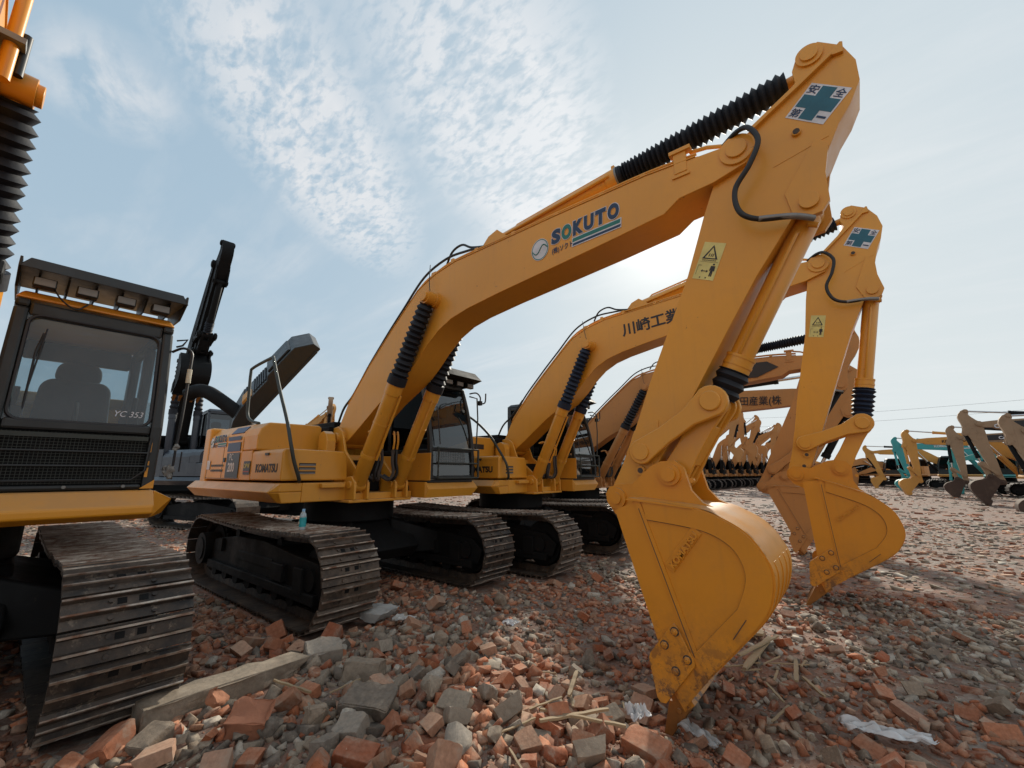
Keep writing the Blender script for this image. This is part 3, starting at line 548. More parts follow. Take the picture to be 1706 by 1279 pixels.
def house(root,spec):
    det=spec.get('detail',2); bm_=spec['body']; rs=spec.get('side_y',1.355); bv=.012 if det>=2 else 0
    if not spec.get('no_right'):
        # deck with bevelled side skirts
        m=MB(); sk=[(-rs,1.335),(-rs-.10,1.235),(-rs+.02,1.11),(-rs+.25,1.11),(-rs+.25,1.335)]
        m.prism(sk,-2.25,.70,ax=0); m.hexa([(.70,-rs-.10,1.235),(.78,-rs,1.235),(.78,-rs+.25,1.235),(.70,-rs+.25,1.235),(.70,-rs,1.335),(.78,-rs,1.335),(.78,-rs+.25,1.335),(.70,-rs+.25,1.335)])
        m.hexa([(.70,-rs+.02,1.11),(.78,-rs+.03,1.11),(.78,-rs+.25,1.11),(.70,-rs+.25,1.11),(.70,-rs-.10,1.2345),(.78,-rs,1.2345),(.78,-rs+.25,1.2345),(.70,-rs+.25,1.2345)])
        m.box(-2.2,.78,-rs+.251,-.50,1.11,1.335)
        m.box(.781,.86,-rs+.45,-.60,1.27,1.325)
        m.build('right_deck',bm_,root,bev=bv)
        # toolbox
        m=MB(); m.prism([(-rs,1.36),(-rs,1.70),(-rs+.02,1.73),(-.60,1.72),(-.555,1.66),(-.53,1.36)],-.12,.77,ax=0); tb=m.build('toolbox',bm_,root,bev=.018 if det>=2 else 0)
        if det>=2:
            for k in range(3):
                q=MB(); q.box(.768,.775,-1.16,-.96,1.44+k*.048,1.47+k*.048); q.build('vent_slot','ink',tb); q=MB(); q.box(.772,.779,-1.155,-.965,1.44+k*.048,1.455+k*.048); q.build('vent_louvre','grey',tb)
        else:
            q=MB(); q.box(.768,.778,-1.16,-.96,1.44,1.55); q.build('vent_slot','ink',tb)
        m=MB(); m.prism([(-rs,1.735),(-rs,1.93),(-rs+.03,2.02),(-rs+.12,2.10),(-.57,2.11),(-.53,2.08),(-.53,1.735)],-.46,.0,ax=0); m.build('fuel_tank',bm_,root,bev=.02 if det>=2 else 0)
        if det>=2:
            g=MB(); yy=-rs-.002
            for x in (-1.15,-1.78): g.box(x,x+.008,yy,yy+.003,1.37,1.93)
            g.box(-1.80,-.48,yy,yy+.003,1.372,1.38)
            g.build('panel_seams','ink',root); g=MB(); g.box(-1.10,-1.04,yy-.012,yy+.002,1.60,1.66); g.build('latch','cabk',root); g=MB(); g.box(.30,.40,-rs-.014,-rs,1.66,1.69); g.build('latch','cabk',root)
        m=MB(); m.prism([(-rs,1.36),(-rs,1.733),(-.53,1.733),(-.53,1.36)],-.468,-.123,ax=0); m.build('lower_side_panel',bm_,root,bev=.006 if det>=2 else 0)
        # engine bay side with rounded shoulder
        m=MB(); prof=[(-rs,1.36),(-rs,1.90),(-rs+.03,2.0),(-rs+.13,2.11),(-.2,2.14),(-.2,1.36)]; m.prism(prof,-1.80,-.47,ax=0); m.build('engine_side_door',bm_,root,bev=.008 if det>=2 else 0)
    # counterweight
    m=MB(); cw=[(-1.81,-rs),(-2.05,-rs),(-2.35,-1.05),(-2.62,-.6),(-2.72,0),(-2.62,.6),(-2.35,1.05),(-2.05,rs),(-1.81,rs)]
    m.prism(cw,1.12,2.13,ax=2); m.build('counterweight',spec.get('cw',bm_),root,bev=.03 if det>=2 else 0)
    m=MB(); m.box(-1.80,-.47,-.19,1.30,1.34,2.1); m.box(-1.7,-.5,-.18,1.28,2.101,2.2); m.build('engine_hood',spec.get('hood',bm_),root,bev=.02)
    # centre platform and boom foot brackets
    m=MB(); m.box(-1.8,.90,-.499,.40,1.10,1.20); m.box(.3,.97,-.60,.34,1.085,1.12)
    for y in (YC-.27,YC+.24): m.prism([(-.45,1.2),(-.1,1.9),(.08,2.08),(.22,2.10),(.34,2.02),(.45,1.75),(.85,1.42),(.9,1.2)],y,y+.035)
    for s_ in (-1,1):
        for y in (YC+s_*.305-.11,YC+s_*.305+.075): m.prism([(.62,1.12),(.66,1.30),(.78,1.40),(.90,1.41),(.985,1.33),(.99,1.12)],y,y+.035)
        m.cyl((.88,YC+s_*.305-.13,1.30),(.88,YC+s_*.305+.13,1.30),.05,n=18)
    m.prism([(.1,1.2),(.1,1.70),(.35,1.70),(.42,1.45),(.42,1.2)],-.52,.42)
    m.cyl(v3(F,YC-.30),v3(F,YC+.30),.08,n=20)
    m.build('swing_platform',bm_,root,bev=.008 if det>=2 else 0)
    if det>=2:
        m=MB(); m.prism([(.10,1.70),(.10,1.93),(.14,2.0),(.22,2.02),(.30,1.98),(.34,1.88),(.34,1.70)],-.62,-.49); m.build('cover_lug',bm_,root,bev=.01)
        m=MB(); m.box(.44,.60,YC-.16,YC+.2,1.21,1.62); m.build('swivel_cover','black',root)
        m=MB(); m.box(-.5,.1,-.48,-.36,2.0,2.10); m.box(-.9,-.1,-.3,.35,2.1,2.2); m.build('machinery_cover','black',root,bev=.01)
    # cab deck
    if not spec.get('no_cab'):
        cd=spec.get('cab_deck',(1.17,.43,1.40)); xc,ya,yb=cd
        m=MB(); m.box(-1.8,xc-.02,ya,yb-.03,1.11,1.325)
        m.hexa([(xc-.019,ya,1.11),(xc,ya+.0,1.11),(xc,yb-.06,1.11),(xc-.019,yb-.03,1.11),(xc-.019,ya,1.225),(xc+.03,ya+.03,1.225),(xc+.03,yb+.05,1.225),(xc-.019,yb,1.225)])
        m.hexa([(xc-.019,ya,1.2255),(xc+.03,ya+.03,1.2255),(xc+.03,yb+.05,1.2255),(xc-.019,yb,1.2255),(xc-.019,ya,1.325),(xc-.018,ya,1.325),(xc-.018,yb,1.325),(xc-.019,yb,1.325)])
        m.prism([(yb-.029,1.325),(yb+.07,1.2255),(yb-.06,1.11),(yb-.029,1.11)],-2.2,xc-.02,ax=0)
        m.build('cab_deck',bm_,root,bev=.006 if det>=2 else 0)
    # undercarriage
    u=MB(); u.cyl((0,0,.80),(0,0,1.09),.62,n=36); u.prism([(-.75,.30),(-.9,.45),(-.5,.80),(.5,.80),(.9,.45),(.75,.30)],-.6,.6)
    u.hexa([(-.9,-.95,.32),(.9,-.95,.32),(.7,-.3,.35),(-.7,-.3,.35),(-.9,-.95,.60),(.9,-.95,.60),(.6,-.3,.82),(-.6,-.3,.82)]); u.hexa([(-.7,.3,.35),(.7,.3,.35),(.9,.95,.32),(-.9,.95,.32),(-.6,.3,.82),(.6,.3,.82),(.9,.95,.60),(-.9,.95,.60)])
    u.build('undercarriage_frame',spec.get('under','black'),root,bev=.02 if det>=2 else 0)
    tk=spec.get('track',{})
    W=spec.get('tw',1.40)
    track(root,-W,-W+.61,detail=det,side=-1,**tk); track(root,W-.61,W,detail=det,side=1,**tk)
def komatsu_cab(root,spec,guard=True):
    det=spec.get('detail',2)
    cab,xf=cab_simple(root,'cabk','glass',.46,1.36,1.22,-.45,1.36,2.86,det)
    m=MB(); m.box(.45,1.24,.440,.452,1.345,1.73); m.build('side_panel',spec['body'],cab,bev=.006)
    visor(cab,.55,1.50,1.02,2.92,'black')
    if det>=2:
        # interior blind / dark top, wiper
        MB().tube([(1.23,.62,1.86),(1.17,.60,2.35),(1.14,.61,2.42)],.008,6).build('wiper','ink',cab)
        m=MB(); m.box(.35,.85,.55,1.28,2.70,2.74); m.box(.60,.64,.56,1.26,2.35,2.70); m.build('roof_lining','black',cab)
        g=MB(); 
        for z in (1.80,1.59,1.375): g.tube([(1.24,.55,z+.01),(1.27,.60,z),(1.27,1.38,z)],.013,7)
        g.tube([(1.27,1.38,1.375),(1.27,1.38,1.80)],.018,7); g.tube([(1.27,.56,1.375),(1.27,.56,1.80)],.012,7)
        g.tube([(1.24,1.36,1.80),(1.27,1.355,2.30),(1.27,1.33,2.62),(1.15,1.28,2.66)],.012,7); g.build('front_guard','dull',cab)
        g=MB(); g.tube(spline([(1.05,1.38,2.73),(1.15,1.44,2.74),(1.22,1.46,2.66),(1.22,1.45,2.56)],5),.012,7); g.tube(spline([(1.22,1.45,2.60),(1.24,1.49,2.56),(1.24,1.56,2.60),(1.24,1.57,2.74)],5),.012,7); g.box(1.19,1.25,1.42,1.48,2.53,2.60); g.build('mirror_bracket','ink',cab)
        for yy in range(16): pass
        g=MB()
        for k in range(17): g.box(1.185,1.188,.60+k*.035,.603+k*.035,1.56,1.76)
        for k in range(7): g.box(1.189,1.192,.60,1.17,1.56+k*.032,1.563+k*.032)
        g.build('mesh_screen','grey',cab)
    return cab
def handrail(root,pts,r=.021,m='dull'):
    return MB().tube(spline(pts,5),r,9).build('handrail',m,root)
def excavator(name,loc,th,spec):
    root=empty(name,loc,th); house(root,spec); d=digger(root,spec); return root,d
def lib_boom_text(d,root,txt,x,z,size,mat,sl=0.,bold=.02,shear=0,sx=1.):
    u=(math.cos(sl),0,math.sin(sl)); w=(-math.sin(sl),0,math.cos(sl)); return text('lettering',txt,size,(x,d['y0']-.0035,z),u,w,mat,d['boom'],d['Xb'],bold=bold,shear=shear,sx=sx)
def ell(mb,cx,cz,a,b,y,t=.001,rot=0.,n=40,ring=None):
    P=[]; 
    for i in range(n): q=2*math.pi*i/n; x,z=a*math.cos(q),b*math.sin(q); P.append((cx+x*math.cos(rot)-z*math.sin(rot),cz+x*math.sin(rot)+z*math.cos(rot)))
    if ring is None: mb.prism(P,y-t,y)
    else:
        Q=[(cx+(p[0]-cx)*ring,cz+(p[1]-cz)*ring) for p in P]
        v=[(p[0],y,p[1]) for p in P]+[(p[0],y,p[1]) for p in Q]; mb.add(v,[(i,(i+1)%n,n+(i+1)%n,n+i) for i in range(n)])
def shop_mark(parent,X,y,ox,oz,s,sl):
    "round S mark, name, two stripes and small line below; s = overall scale (1 = 1 m long)"
    u=Vector((math.cos(sl),0,math.sin(sl))); w=Vector((-math.sin(sl),0,math.cos(sl)))
    def P(a,b,d=0): v=Vector((ox,y-d,oz))+u*(a*s)+w*(b*s); return v
    m=MB(); c=P(.11,-.01,.001); ell(m,c.x,c.z,.112*s,.125*s,c.y); e=m.build('round_mark','white',parent,X)
    m=MB(); ell(m,c.x,c.z,.106*s,.119*s,c.y-.0015,ring=.92); ln=[]
    for i in range(13): t=i/12; ln.append(P(.015+.19*t,-.012+.045*math.sin((t-.5)*2*math.pi)*-1*-1,.003))
    m.tube(ln,.006*s,6); m.build('round_mark_lines','green',e,X)
    bx=.26; m=MB()
    for i,ch in enumerate('SOKUTO'):
        q=P(bx+.131*i,-.02,.0035); text('lettering',ch,.2*s,q,u,w,'green' if i==1 else 'dkblue',parent,X,bold=.062,shear=.10,cell=(.118*s,.165*s))
        q=P(bx+.131*i-.007,-.027,.0012); text('lettering_outline',ch,.2*s,q,u,w,'white',parent,X,bold=.08,shear=.10,th=.001,cell=(.132*s,.179*s))
    def bar(a0,a1,b0,b1,mat,d=.002):
        m=MB(); q=[P(a0,b0,d),P(a1,b0,d),P(a1+.01,b1,d),P(a0+.01,b1,d)]; m.prism([(p.x,p.z) for p in q],y-d-.001,y-d); m.build('stripe',mat,parent,X)
    bar(.50,1.04,-.135,-.035,'white',.0007); bar(.51,1.03,-.085,-.045,'green'); bar(.51,1.03,-.125,-.100,'dkblue')
    q=P(.26,-.12,.002); text('lettering','(株)ソクト',.075*s,q,u,w,'dkblue',parent,X,bold=.01,sx=.75)
def body_side(root,y,shop=True,model=True,brand=True,brandx=.04):
    "prints on the right-hand side of the machine"
    def rect(x0,x1,z0,z1,mat,d,nm='print'):
        m=MB(); m.box(x0,x1,y-d-.001,y-d,z0,z1); return m.build(nm,mat,root)
    if model:
        rect(-.98,-.52,1.385,1.72,'stdark',.0085,'model_plate'); rect(-.99,-.53,1.74,1.86,'stblue',.0085,'stripe'); rect(-1.0,-.54,1.89,1.945,'stblue',.0085,'stripe')
        m=MB(); m.hexa([(-1.0,y+.022,1.985),(-.54,y+.022,1.985),(-.54,y+.095,2.075),(-1.0,y+.095,2.075),(-1.0,y+.016,1.99),(-.54,y+.016,1.99),(-.54,y+.089,2.08),(-1.0,y+.089,2.08)]); m.build('stripe','stblue',root)
        text('lettering','PC',.13,(-.88,y-.011,1.62),(1,0,0),(0,0,1),'white',root,bold=.0,sx=.95); text('lettering','200',.165,(-.90,y-.011,1.47),(1,0,0),(0,0,1),'white',root,bold=.025,sx=.98)
        rect(-.34,-.13,1.43,1.60,'stdark',.0085,'badge'); text('lettering','OPW',.085,(-.33,y-.011,1.51),(1,0,0),(0,0,1),'wyel',root,sx=.95); rect(-.33,-.14,1.462,1.472,'red',.0105,'print')
    if brand:
        text('lettering','KOMATSU',.145,(brandx,y-.002,1.455),(1,0,0),(0,0,1),'ink',root,bold=.045,cell=(.62,.105))
    if shop:
        shop_mark(root,None,y-.008,-1.72,1.90,.62,0.)
        rect(-1.77,-1.64,1.50,1.63,'white',.0085,'print'); m=MB()
        for r_ in range(2):
            for k in range(9): m.box(-1.58+k*.055,-1.545+k*.055,y-.0095,y-.0085,1.47+r_*.07,1.50+r_*.07)
        m.build('small_print','ink',root)
# ================================================================== main machine
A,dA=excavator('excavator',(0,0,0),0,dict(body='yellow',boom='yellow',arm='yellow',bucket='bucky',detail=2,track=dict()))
tag(A,'nearest yellow excavator with SOKUTO in green and blue letters on its boom','excavator','yellow excavators parked side by side')
komatsu_cab(A,dict(body='yellow',detail=2))
handrail(A,[(.80,-1.16,1.35),(.85,-1.19,1.40),(.85,-1.26,1.58),(.82,-1.3,1.77),(.6,-1.28,2.07),(.3,-1.28,2.48),(.05,-1.28,2.85),(-.08,-1.26,2.98),(-.2,-1.24,3.0),(-.9,-1.2,2.98),(-.98,-1.2,2.9),(-.94,-1.2,2.5),(-.90,-1.2,2.28),(-.75,-1.2,2.18),(-.45,-1.2,2.12)])
shop_mark(dA['boom'],dA['Xb'],dA['y0']-.003,3.60,3.655,.93,.03)
safety_sheet(dA['arm'],dA['Xa'],dA['a0']-.002); warn_sheet(dA['arm'],dA['Xa'],dA['a0']-.002)
body_side(A,-1.355)
u=Vector((.19,0,.25)).normalized(); w=Vector((-.25,0,.19)).normalized()
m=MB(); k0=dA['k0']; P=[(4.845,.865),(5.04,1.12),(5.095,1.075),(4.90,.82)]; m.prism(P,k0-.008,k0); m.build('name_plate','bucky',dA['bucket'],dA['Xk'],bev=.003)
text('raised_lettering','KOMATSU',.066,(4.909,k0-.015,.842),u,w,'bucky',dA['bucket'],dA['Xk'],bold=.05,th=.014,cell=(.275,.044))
m=MB(); m.box(-.02,.06,-.42,-.415,.93,1.0); m.build('tag','cream',A)
m=MB(); m.box(.70,.80,.425,.429,1.20,1.27); m.build('print','ink',A)
# neighbour with the kanji boom
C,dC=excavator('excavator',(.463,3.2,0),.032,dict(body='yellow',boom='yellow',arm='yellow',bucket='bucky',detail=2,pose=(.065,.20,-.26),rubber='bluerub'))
tag(C,'yellow excavator with large black kanji on its boom, just beyond the SOKUTO one','excavator','yellow excavators parked side by side')
komatsu_cab(C,dict(body='yellow',detail=2))
handrail(C,[(.80,-1.16,1.35),(.85,-1.19,1.40),(.85,-1.24,1.58),(.72,-1.26,1.80),(.45,-1.26,2.12),(.0,-1.26,2.45),(-.6,-1.24,2.68),(-.72,-1.22,2.66),(-.78,-1.22,2.5),(-.80,-1.22,2.14)])
lib_boom_text(dC,C,'川崎工業',2.74,3.56,.235,'ink',0.02,bold=.025,sx=1.03)
safety_sheet(dC['arm'],dC['Xa'],dC['a0']-.002); warn_sheet(dC['arm'],dC['Xa'],dC['a0']-.002)
body_side(C,-1.355,shop=False,model=True,brandx=.02)
m=MB(); m.box(.001,.006,-1.2,-.85,1.88,1.97); m.build('badge','stdark',C)
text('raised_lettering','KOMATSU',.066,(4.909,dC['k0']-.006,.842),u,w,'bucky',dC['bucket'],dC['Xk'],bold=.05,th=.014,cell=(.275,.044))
# left machine
Bm,dB=excavator('excavator',(.465,-3.838,0),-.0294,dict(body='yellowb',boom='yellowb',arm='yellowb',bucket='bucky',detail=2,no_cab=True,no_right=False,track=dict(xf=1.97,r=.475,zc=.41),tw=1.38))
tag(Bm,'yellow excavator cut by the left edge, its black cab facing us','excavator')
def left_cab(root):
    y0,y1=.30,1.205; z0,z1=1.33,2.66; xb=1.16; xr=-.5
    def xf(z): return xb-.22*max(0,(z-1.78)/.9)**1.3
    m=MB(); post=.075
    zs=[z0,1.55,1.80,2.05,2.3,2.5,2.62]
    fr=[(xf(z),z) for z in zs]
    for y in (y0,y1-post):
        m.prism(fr+[(x-.09,z) for x,z in fr[::-1]],y,y+post); m.box(xr,xr+.12,y,y+post,z0,z1)
        m.prism([(xf(2.62),2.62),(xf(2.62),2.68),(xr,2.68),(xr,2.60),(xf(2.62)-.1,2.60)],y,y+post); m.box(.25,.34,y,y+post,z0,2.60)
        m.box(xr,xb-.05,y+.01,y+post-.01,z0,1.72)
    m.box(xf(1.76)-.05,xf(1.76)+.002,y0+post,y1-post,1.735,1.81)
    m.box(xf(2.6)-.07,xf(2.6),y0+post,y1-post,2.555,2.66)
    m.box(xb-.05,xb+.002,y0+post,y1-post,z0,1.37)
    m.box(xr,xr+.06,y0+post,y1-post,z0,1.9); m.box(xr,xr+.06,y0+post,y1-post,2.5,2.68)
    m.box(xr,xb-.02,y0,y1,z0-.05,z0-.001)
    cab=m.build('cab','cabk',root,bev=.018)
    # seal round the windscreen
    def ring(ya,yb,za,zb,r,t,off,mat,nm):
        pts=[];n=5
        for cy,cz,a0 in ((yb-r,zb-r,0),(ya+r,zb-r,90),(ya+r,za+r,180),(yb-r,za+r,270)):
            for i in range(n+1): a=R(a0+90*i/n); pts.append((xf(cz+r*math.sin(a))+off,cy+r*math.cos(a),cz+r*math.sin(a)))
        q=MB(); q.tube(pts+[pts[0],pts[1]],t,6); return q.build(nm,mat,cab)
    ring(y0+.085,y1-.085,1.80,2.565,.07,.012,-.008,'ink','window_seal')
    v=[];f=[];n=10
    for i in range(n+1): z=1.79+(2.575-1.79)*i/n; v+=[(xf(z)-.02,y0+.07,z),(xf(z)-.02,y1-.07,z)]
    for i in range(n): f.append((2*i,2*i+1,2*i+3,2*i+2))
    q=MB(); q.add(v,f,True); ws=q.build('windscreen','cglass',cab)
    text('handwriting','YC 353',.062,(xf(1.9)-.015,.90,1.868),(0,1,0),(.0,0,1),'white',ws,bold=.0,sx=.9,shear=.25)
    # lower grille: fine mesh and bars in front of dark panel
    q=MB(); q.box(xb-.06,xb-.045,y0+.07,y1-.07,1.37,1.735); lp=q.build('lower_panel','black',cab)
    q=MB()
    for k in range(36): y=y0+.085+k*(.71/35); q.box(xb-.012,xb-.010,y,y+.003,1.375,1.73)
    for k in range(18): z=1.38+k*.02; q.box(xb-.009,xb-.007,y0+.08,y1-.08,z,z+.003)
    q.build('mesh_screen','dull',lp)
    q=MB()
    for z in (1.60,1.50): q.tube([(xb+.01,y0+.05,z),(xb+.01,y1-.05,z)],.008,6)
    pts=[(xb+.012,y0+.06,1.72),(xb+.012,y0+.06,1.46),(xb+.012,y0+.12,1.40),(xb+.012,y1-.14,1.40),(xb+.012,y1-.07,1.47),(xb+.012,y1-.06,1.72)]
    q.tube(pts,.009,6); q.build('guard_bars','cabk',lp)
    q=MB(); q.box(xb+.004,xb+.012,y0+.05,y1-.08,1.69,1.72); q.build('trim_strip','dull',lp)
    for y in (y0+.42,y1-.18):
        q=MB(); q.cyl((xb+.0,y,1.355),(xb+.03,y,1.355),.011,n=10); q.build('bolt','grey',cab)
    # side and rear panes, yellow roof rim, visor
    for y in (y0+.03,y1-.035):
        q=MB(); q.add([(xr+.12,y,1.72),(.25,y,1.72),(.25,y,2.60),(xr+.12,y,2.60)],[(0,1,2,3)]); q.build('side_window','cglass',cab)
        q=MB(); q.add([(.34,y,1.72),(xf(1.72)-.09,y,1.72),(xf(2.3)-.09,y,2.3),(xf(2.6)-.1,y,2.60),(.34,y,2.60)],[(0,1,2,3,4)]); q.build('side_window','cglass',cab)
    q=MB(); q.add([(xr+.03,y0+.07,1.9),(xr+.03,y1-.07,1.9),(xr+.03,y1-.07,2.5),(xr+.03,y0+.07,2.5)],[(0,1,2,3)]); q.build('rear_window','cglass',cab)
    q=MB(); q.hexa([(xr-.02,y0-.01,2.681),(xf(2.68)+.02,y0-.01,2.681),(xf(2.68)+.02,y1+.01,2.681),(xr-.02,y1+.01,2.681),(xr,y0+.03,2.76),(xf(2.68)-.03,y0+.03,2.75),(xf(2.68)-.03,y1-.03,2.75),(xr,y1-.03,2.76)]); q.build('cab_roof','yellowb',cab,bev=.02)
    q=MB(); x0=xf(2.68)
    q.hexa([(x0-.5,y0-.02,2.90),(x0+.17,y0-.02,2.86),(x0+.17,y1+.04,2.86),(x0-.5,y1+.04,2.90),(x0-.5,y0+.03,2.95),(x0+.15,y0+.03,2.94),(x0+.15,y1,2.94),(x0-.5,y1,2.95)])
    for y in (y0-.02,y1+.02): q.prism([(x0-.5,2.78),(x0-.02,2.76),(x0+.17,2.86),(x0+.17,2.93),(x0-.5,2.94)],y,y+.015)
    for k in range(6): y=y0+.08+k*.15; q.prism([(x0-.35,2.76),(x0-.03,2.77),(x0+.10,2.86),(x0-.35,2.90)],y,y+.012)
    vz=q.build('roof_visor','cabk',cab,bev=.004)
    for k in range(4):
        y=y0+.12+k*(y1-y0-.24)/3; q=MB(); q.box(x0+.0,x0+.085,y-.06,y+.06,2.765,2.835); l=q.build('work_light','cabk',cab,bev=.008); q=MB(); q.box(x0+.086,x0+.09,y-.052,y+.052,2.775,2.827); q.build('lamp_lens','grey',l); 
    q=MB(); q.tube(spline([(x0+.05,y0+.16,2.79),(x0+.07,y0+.22,2.70),(x0+.04,y0+.3,2.66),(x0+.03,y0+.36,2.72)],6),.006,6); q.build('cable','ink',cab)
    q=MB(); s=(y0+y1)/2
    def rr(cy,cz,w,h,r,taper=0.):
        P=[]
        for ox,oz,a0 in ((1,1,0),(-1,1,90),(-1,-1,180),(1,-1,270)):
            for i in range(6): a=R(a0+18*i); P.append((cy+ox*(w/2-r)+r*math.cos(a),cz+oz*(h/2-r)+r*math.sin(a)))
        return [(cy+(y-cy)*(1-taper*(z-cz+h/2)/h),z) for y,z in P]
    q.prism(rr(s,2.0,.52,.56,.10,.12),-.16,-.04,ax=0); q.prism(rr(s,1.72,.52,.16,.06),-.05,.48,ax=0); sq=q.build('seat','seat',cab,bev=.035)
    q=MB(); q.prism(rr(s,2.35,.32,.20,.08,.1),-.16,-.07,ax=0); q.build('headrest','seat',sq,bev=.03)
    q=MB(); q.tube(spline([(.62,s-.02,1.6),(.66,s-.02,1.9),(.60,s-.02,2.0)],5),.015,8); q.tube(spline([(.7,s+.12,1.5),(.74,s+.12,1.85)],4),.012,8); q.tube(spline([(.7,s-.14,1.5),(.74,s-.14,1.85)],4),.012,8); q.build('control_levers','black',cab)
    q=MB(); q.tube([(1.125,s-.30,1.83),(1.10,s-.30,2.28),(1.06,s-.28,2.42)],.007,6); q.tube([(1.12,s-.30,2.0),(1.09,s-.27,2.45)],.005,6); q.build('wiper','ink',cab)
    q=MB(); q.box(.1,.55,s-.40,s-.30,1.7,1.95); q.box(.1,.55,s+.30,s+.38,1.7,1.95); q.tube([(.5,s-.35,1.95),(.52,s-.35,2.1)],.02,8); q.tube([(.5,s+.34,1.95),(.52,s+.34,2.1)],.02,8); q.build('console','black',cab,bev=.02)
    q=MB(); q.box(xr+.07,xr+.12,y0+.02,y1-.02,1.35,1.85); q.build('rear_panel','black',cab)
    # right edge trim: yellow stripes and reflectors
    q=MB()
    for a,b in ((1.60,1.68),(1.42,1.54)): q.box(xb-.06,xb+.006,y1-.068,y1-.050,a,b); q.build('yellow_trim','yellowb',cab); q=MB()
    q.prism([(y1-.085,1.335),(y1-.002,1.335),(y1-.002,1.40)],xb-.05,xb+.005,ax=0); q.build('yellow_trim','yellowb',cab)
    # rail with torn foil at the door side
    q=MB(); q.tube(spline([(.98,y1+.005,2.46),(1.02,y1+.07,2.50),(1.03,y1+.13,2.47),(1.04,y1+.135,2.35),(1.05,y1+.13,1.9),(1.06,y1+.12,1.66)],5),.011,8)
    q.tube([(1.0,y1+.02,2.56),(1.02,y1+.09,2.58),(1.03,y1+.06,2.52),(1.02,y1+.02,2.50)],.008,6)
    q.tube([(1.06,y1+.12,1.70),(1.06,y1+.12,1.40)],.009,8); q.tube([(1.08,y1+.16,1.62),(1.08,y1+.16,1.46)],.006,6); q.build('mirror_bracket','ink',cab)
    for (yy,zz,sc) in ((y1+.12,1.655,.026),(y1+.09,1.46,.048)):
        f_=MB(); bm=bmesh.new(); bmesh.ops.create_icosphere(bm,subdivisions=3,radius=sc)
        for v_ in bm.verts: n_=noise.noise(v_.co*45+Vector((yy*9,zz*7,0))); v_.co=v_.co*(1+1.0*n_); v_.co.x*=.3; v_.co.y*=.7
        f_.add([(v_.co.x+1.07,v_.co.y+yy,v_.co.z+zz) for v_ in bm.verts],[tuple(v_.index for v_ in p.verts) for p in bm.faces],True); bm.free(); f_.build('torn_foil','grey',cab)
    f_=MB(); f_.tube(spline([(1.04,y1+.135,2.32),(1.05,y1+.132,2.24),(1.05,y1+.133,2.20)],3),.018,8); f_.build('tape','cream',cab)
    return cab
left_cab(Bm)
m=MB(); xc=1.33; ya,yb=.30,1.34
m.prism([(-.35,1.12),(xc-.10,1.12),(xc,1.16),(xc-.0,1.215),(xc-.11,1.325),(-.35,1.325)],ya,yb-.14)
m.hexa([(-.35,yb-.139,1.12),(xc-.10,yb-.139,1.12),(xc-.28,yb-.04,1.14),(-.35,yb-.04,1.14),(-.35,yb-.139,1.325),(xc-.11,yb-.139,1.325),(xc-.2,yb+.0,1.25),(-.35,yb+.0,1.25)])
m.build('cab_deck','yellowb',Bm,bev=.012)
# boom light beside the raised cylinder pin
m=MB(); m.box(2.20,2.36,-.02,.17,3.63,3.665); m.tube(spline([(2.24,.05,3.63),(2.24,.09,3.56),(2.25,.12,3.58)],4),.008,6); m.build('boom_light','grey',dB['boom'],bev=.006)
MB().tube([(2.30,.12,3.42),(2.30,.12,4.3)],.03,10).build('hydraulic_pipe','yellowb',dB['boom'])
MB().tube([(2.26,.16,3.5),(2.26,.16,3.75)],.022,10).build('hose','hose',dB['boom'])
m=MB(); m.prism([(1.58,2.50),(1.78,2.56),(1.76,2.66),(1.60,2.62)],.02,.26); m.build('cylinder_collar','black',Bm,bev=.02)
# ================================================================== other machines
def far_cab(root,mat,glassm='glass',y0=.40,y1=1.35,xf=1.15,xr=-.5,z0=1.33,z1=2.90):
    return cab_simple(root,mat,glassm,y0,y1,xf,xr,z0,z1,1)
def far_machine(label,loc,th,body,arm,pose,*a_,bucket=None,bcyl=None,**k_):
    return far_machine_(label,loc,th,body,arm,pose,*a_,bucket=bucket or arm,bcyl=bcyl,**k_)
def far_machine_(label,loc,th,body,arm,pose,text_=None,tcol='ink',tx=2.6,panel=False,boots=False,cyl=None,track_m='mud',group=None,cab='cabk',swing=True,det=1,shade=None,rails=False,bucket=None,bcyl=None):
    root=empty('excavator',loc,th); sp=dict(body=body,boom=arm,arm=arm,bucket=bucket,detail=det,pose=pose,noboot=not boots,cyl=cyl or arm,bcyl=bcyl or cyl or arm,panel=panel,track=dict(shoe_m=track_m,frame_m='black'),hood='black' )
    house(root,sp); d=digger(root,sp); far_cab(root,cab)
    if text_:
        for sgn in (-1,1):
            if sgn<0: text('lettering',text_,.25,(tx,d['y0']-.02 if panel else d['y0']-.004,3.58),(1,0,0),(0,0,1),tcol,d['boom'],d['Xb'],bold=.03)
            else: text('lettering',text_,.25,(tx+1.15,YC+.20+(.02 if panel else .004),3.58),(-1,0,0),(0,0,1),tcol,d['boom'],d['Xb'],bold=.03)
    if rails:
        handrail(root,[(.80,-1.1,1.35),(.6,-1.15,1.6),(.1,-1.2,2.5),(-.3,-1.2,2.9),(-.8,-1.2,2.9),(-.85,-1.2,2.2)],.02,'ink')
        handrail(root,[(1.0,1.45,1.35),(1.0,1.5,2.5),(.6,1.5,2.6)],.02,'ink')
    tag(root,label,'excavator',group); return root,d
D,dD=far_machine('faded orange excavator with a black panel on its boom and a dull bucket',(-.068,6.62,0),.069,'brown','brown',(-.022,-.028,.071),boots=True,rails=True,det=2,cyl='brown',bcyl='black',panel=True)
E1,dE=far_machine('faded orange excavator with a blue square and small kanji on its boom',(-.13,9.92,0),.004,'brown','brown',(-.069,-.001,0.),cyl='black')
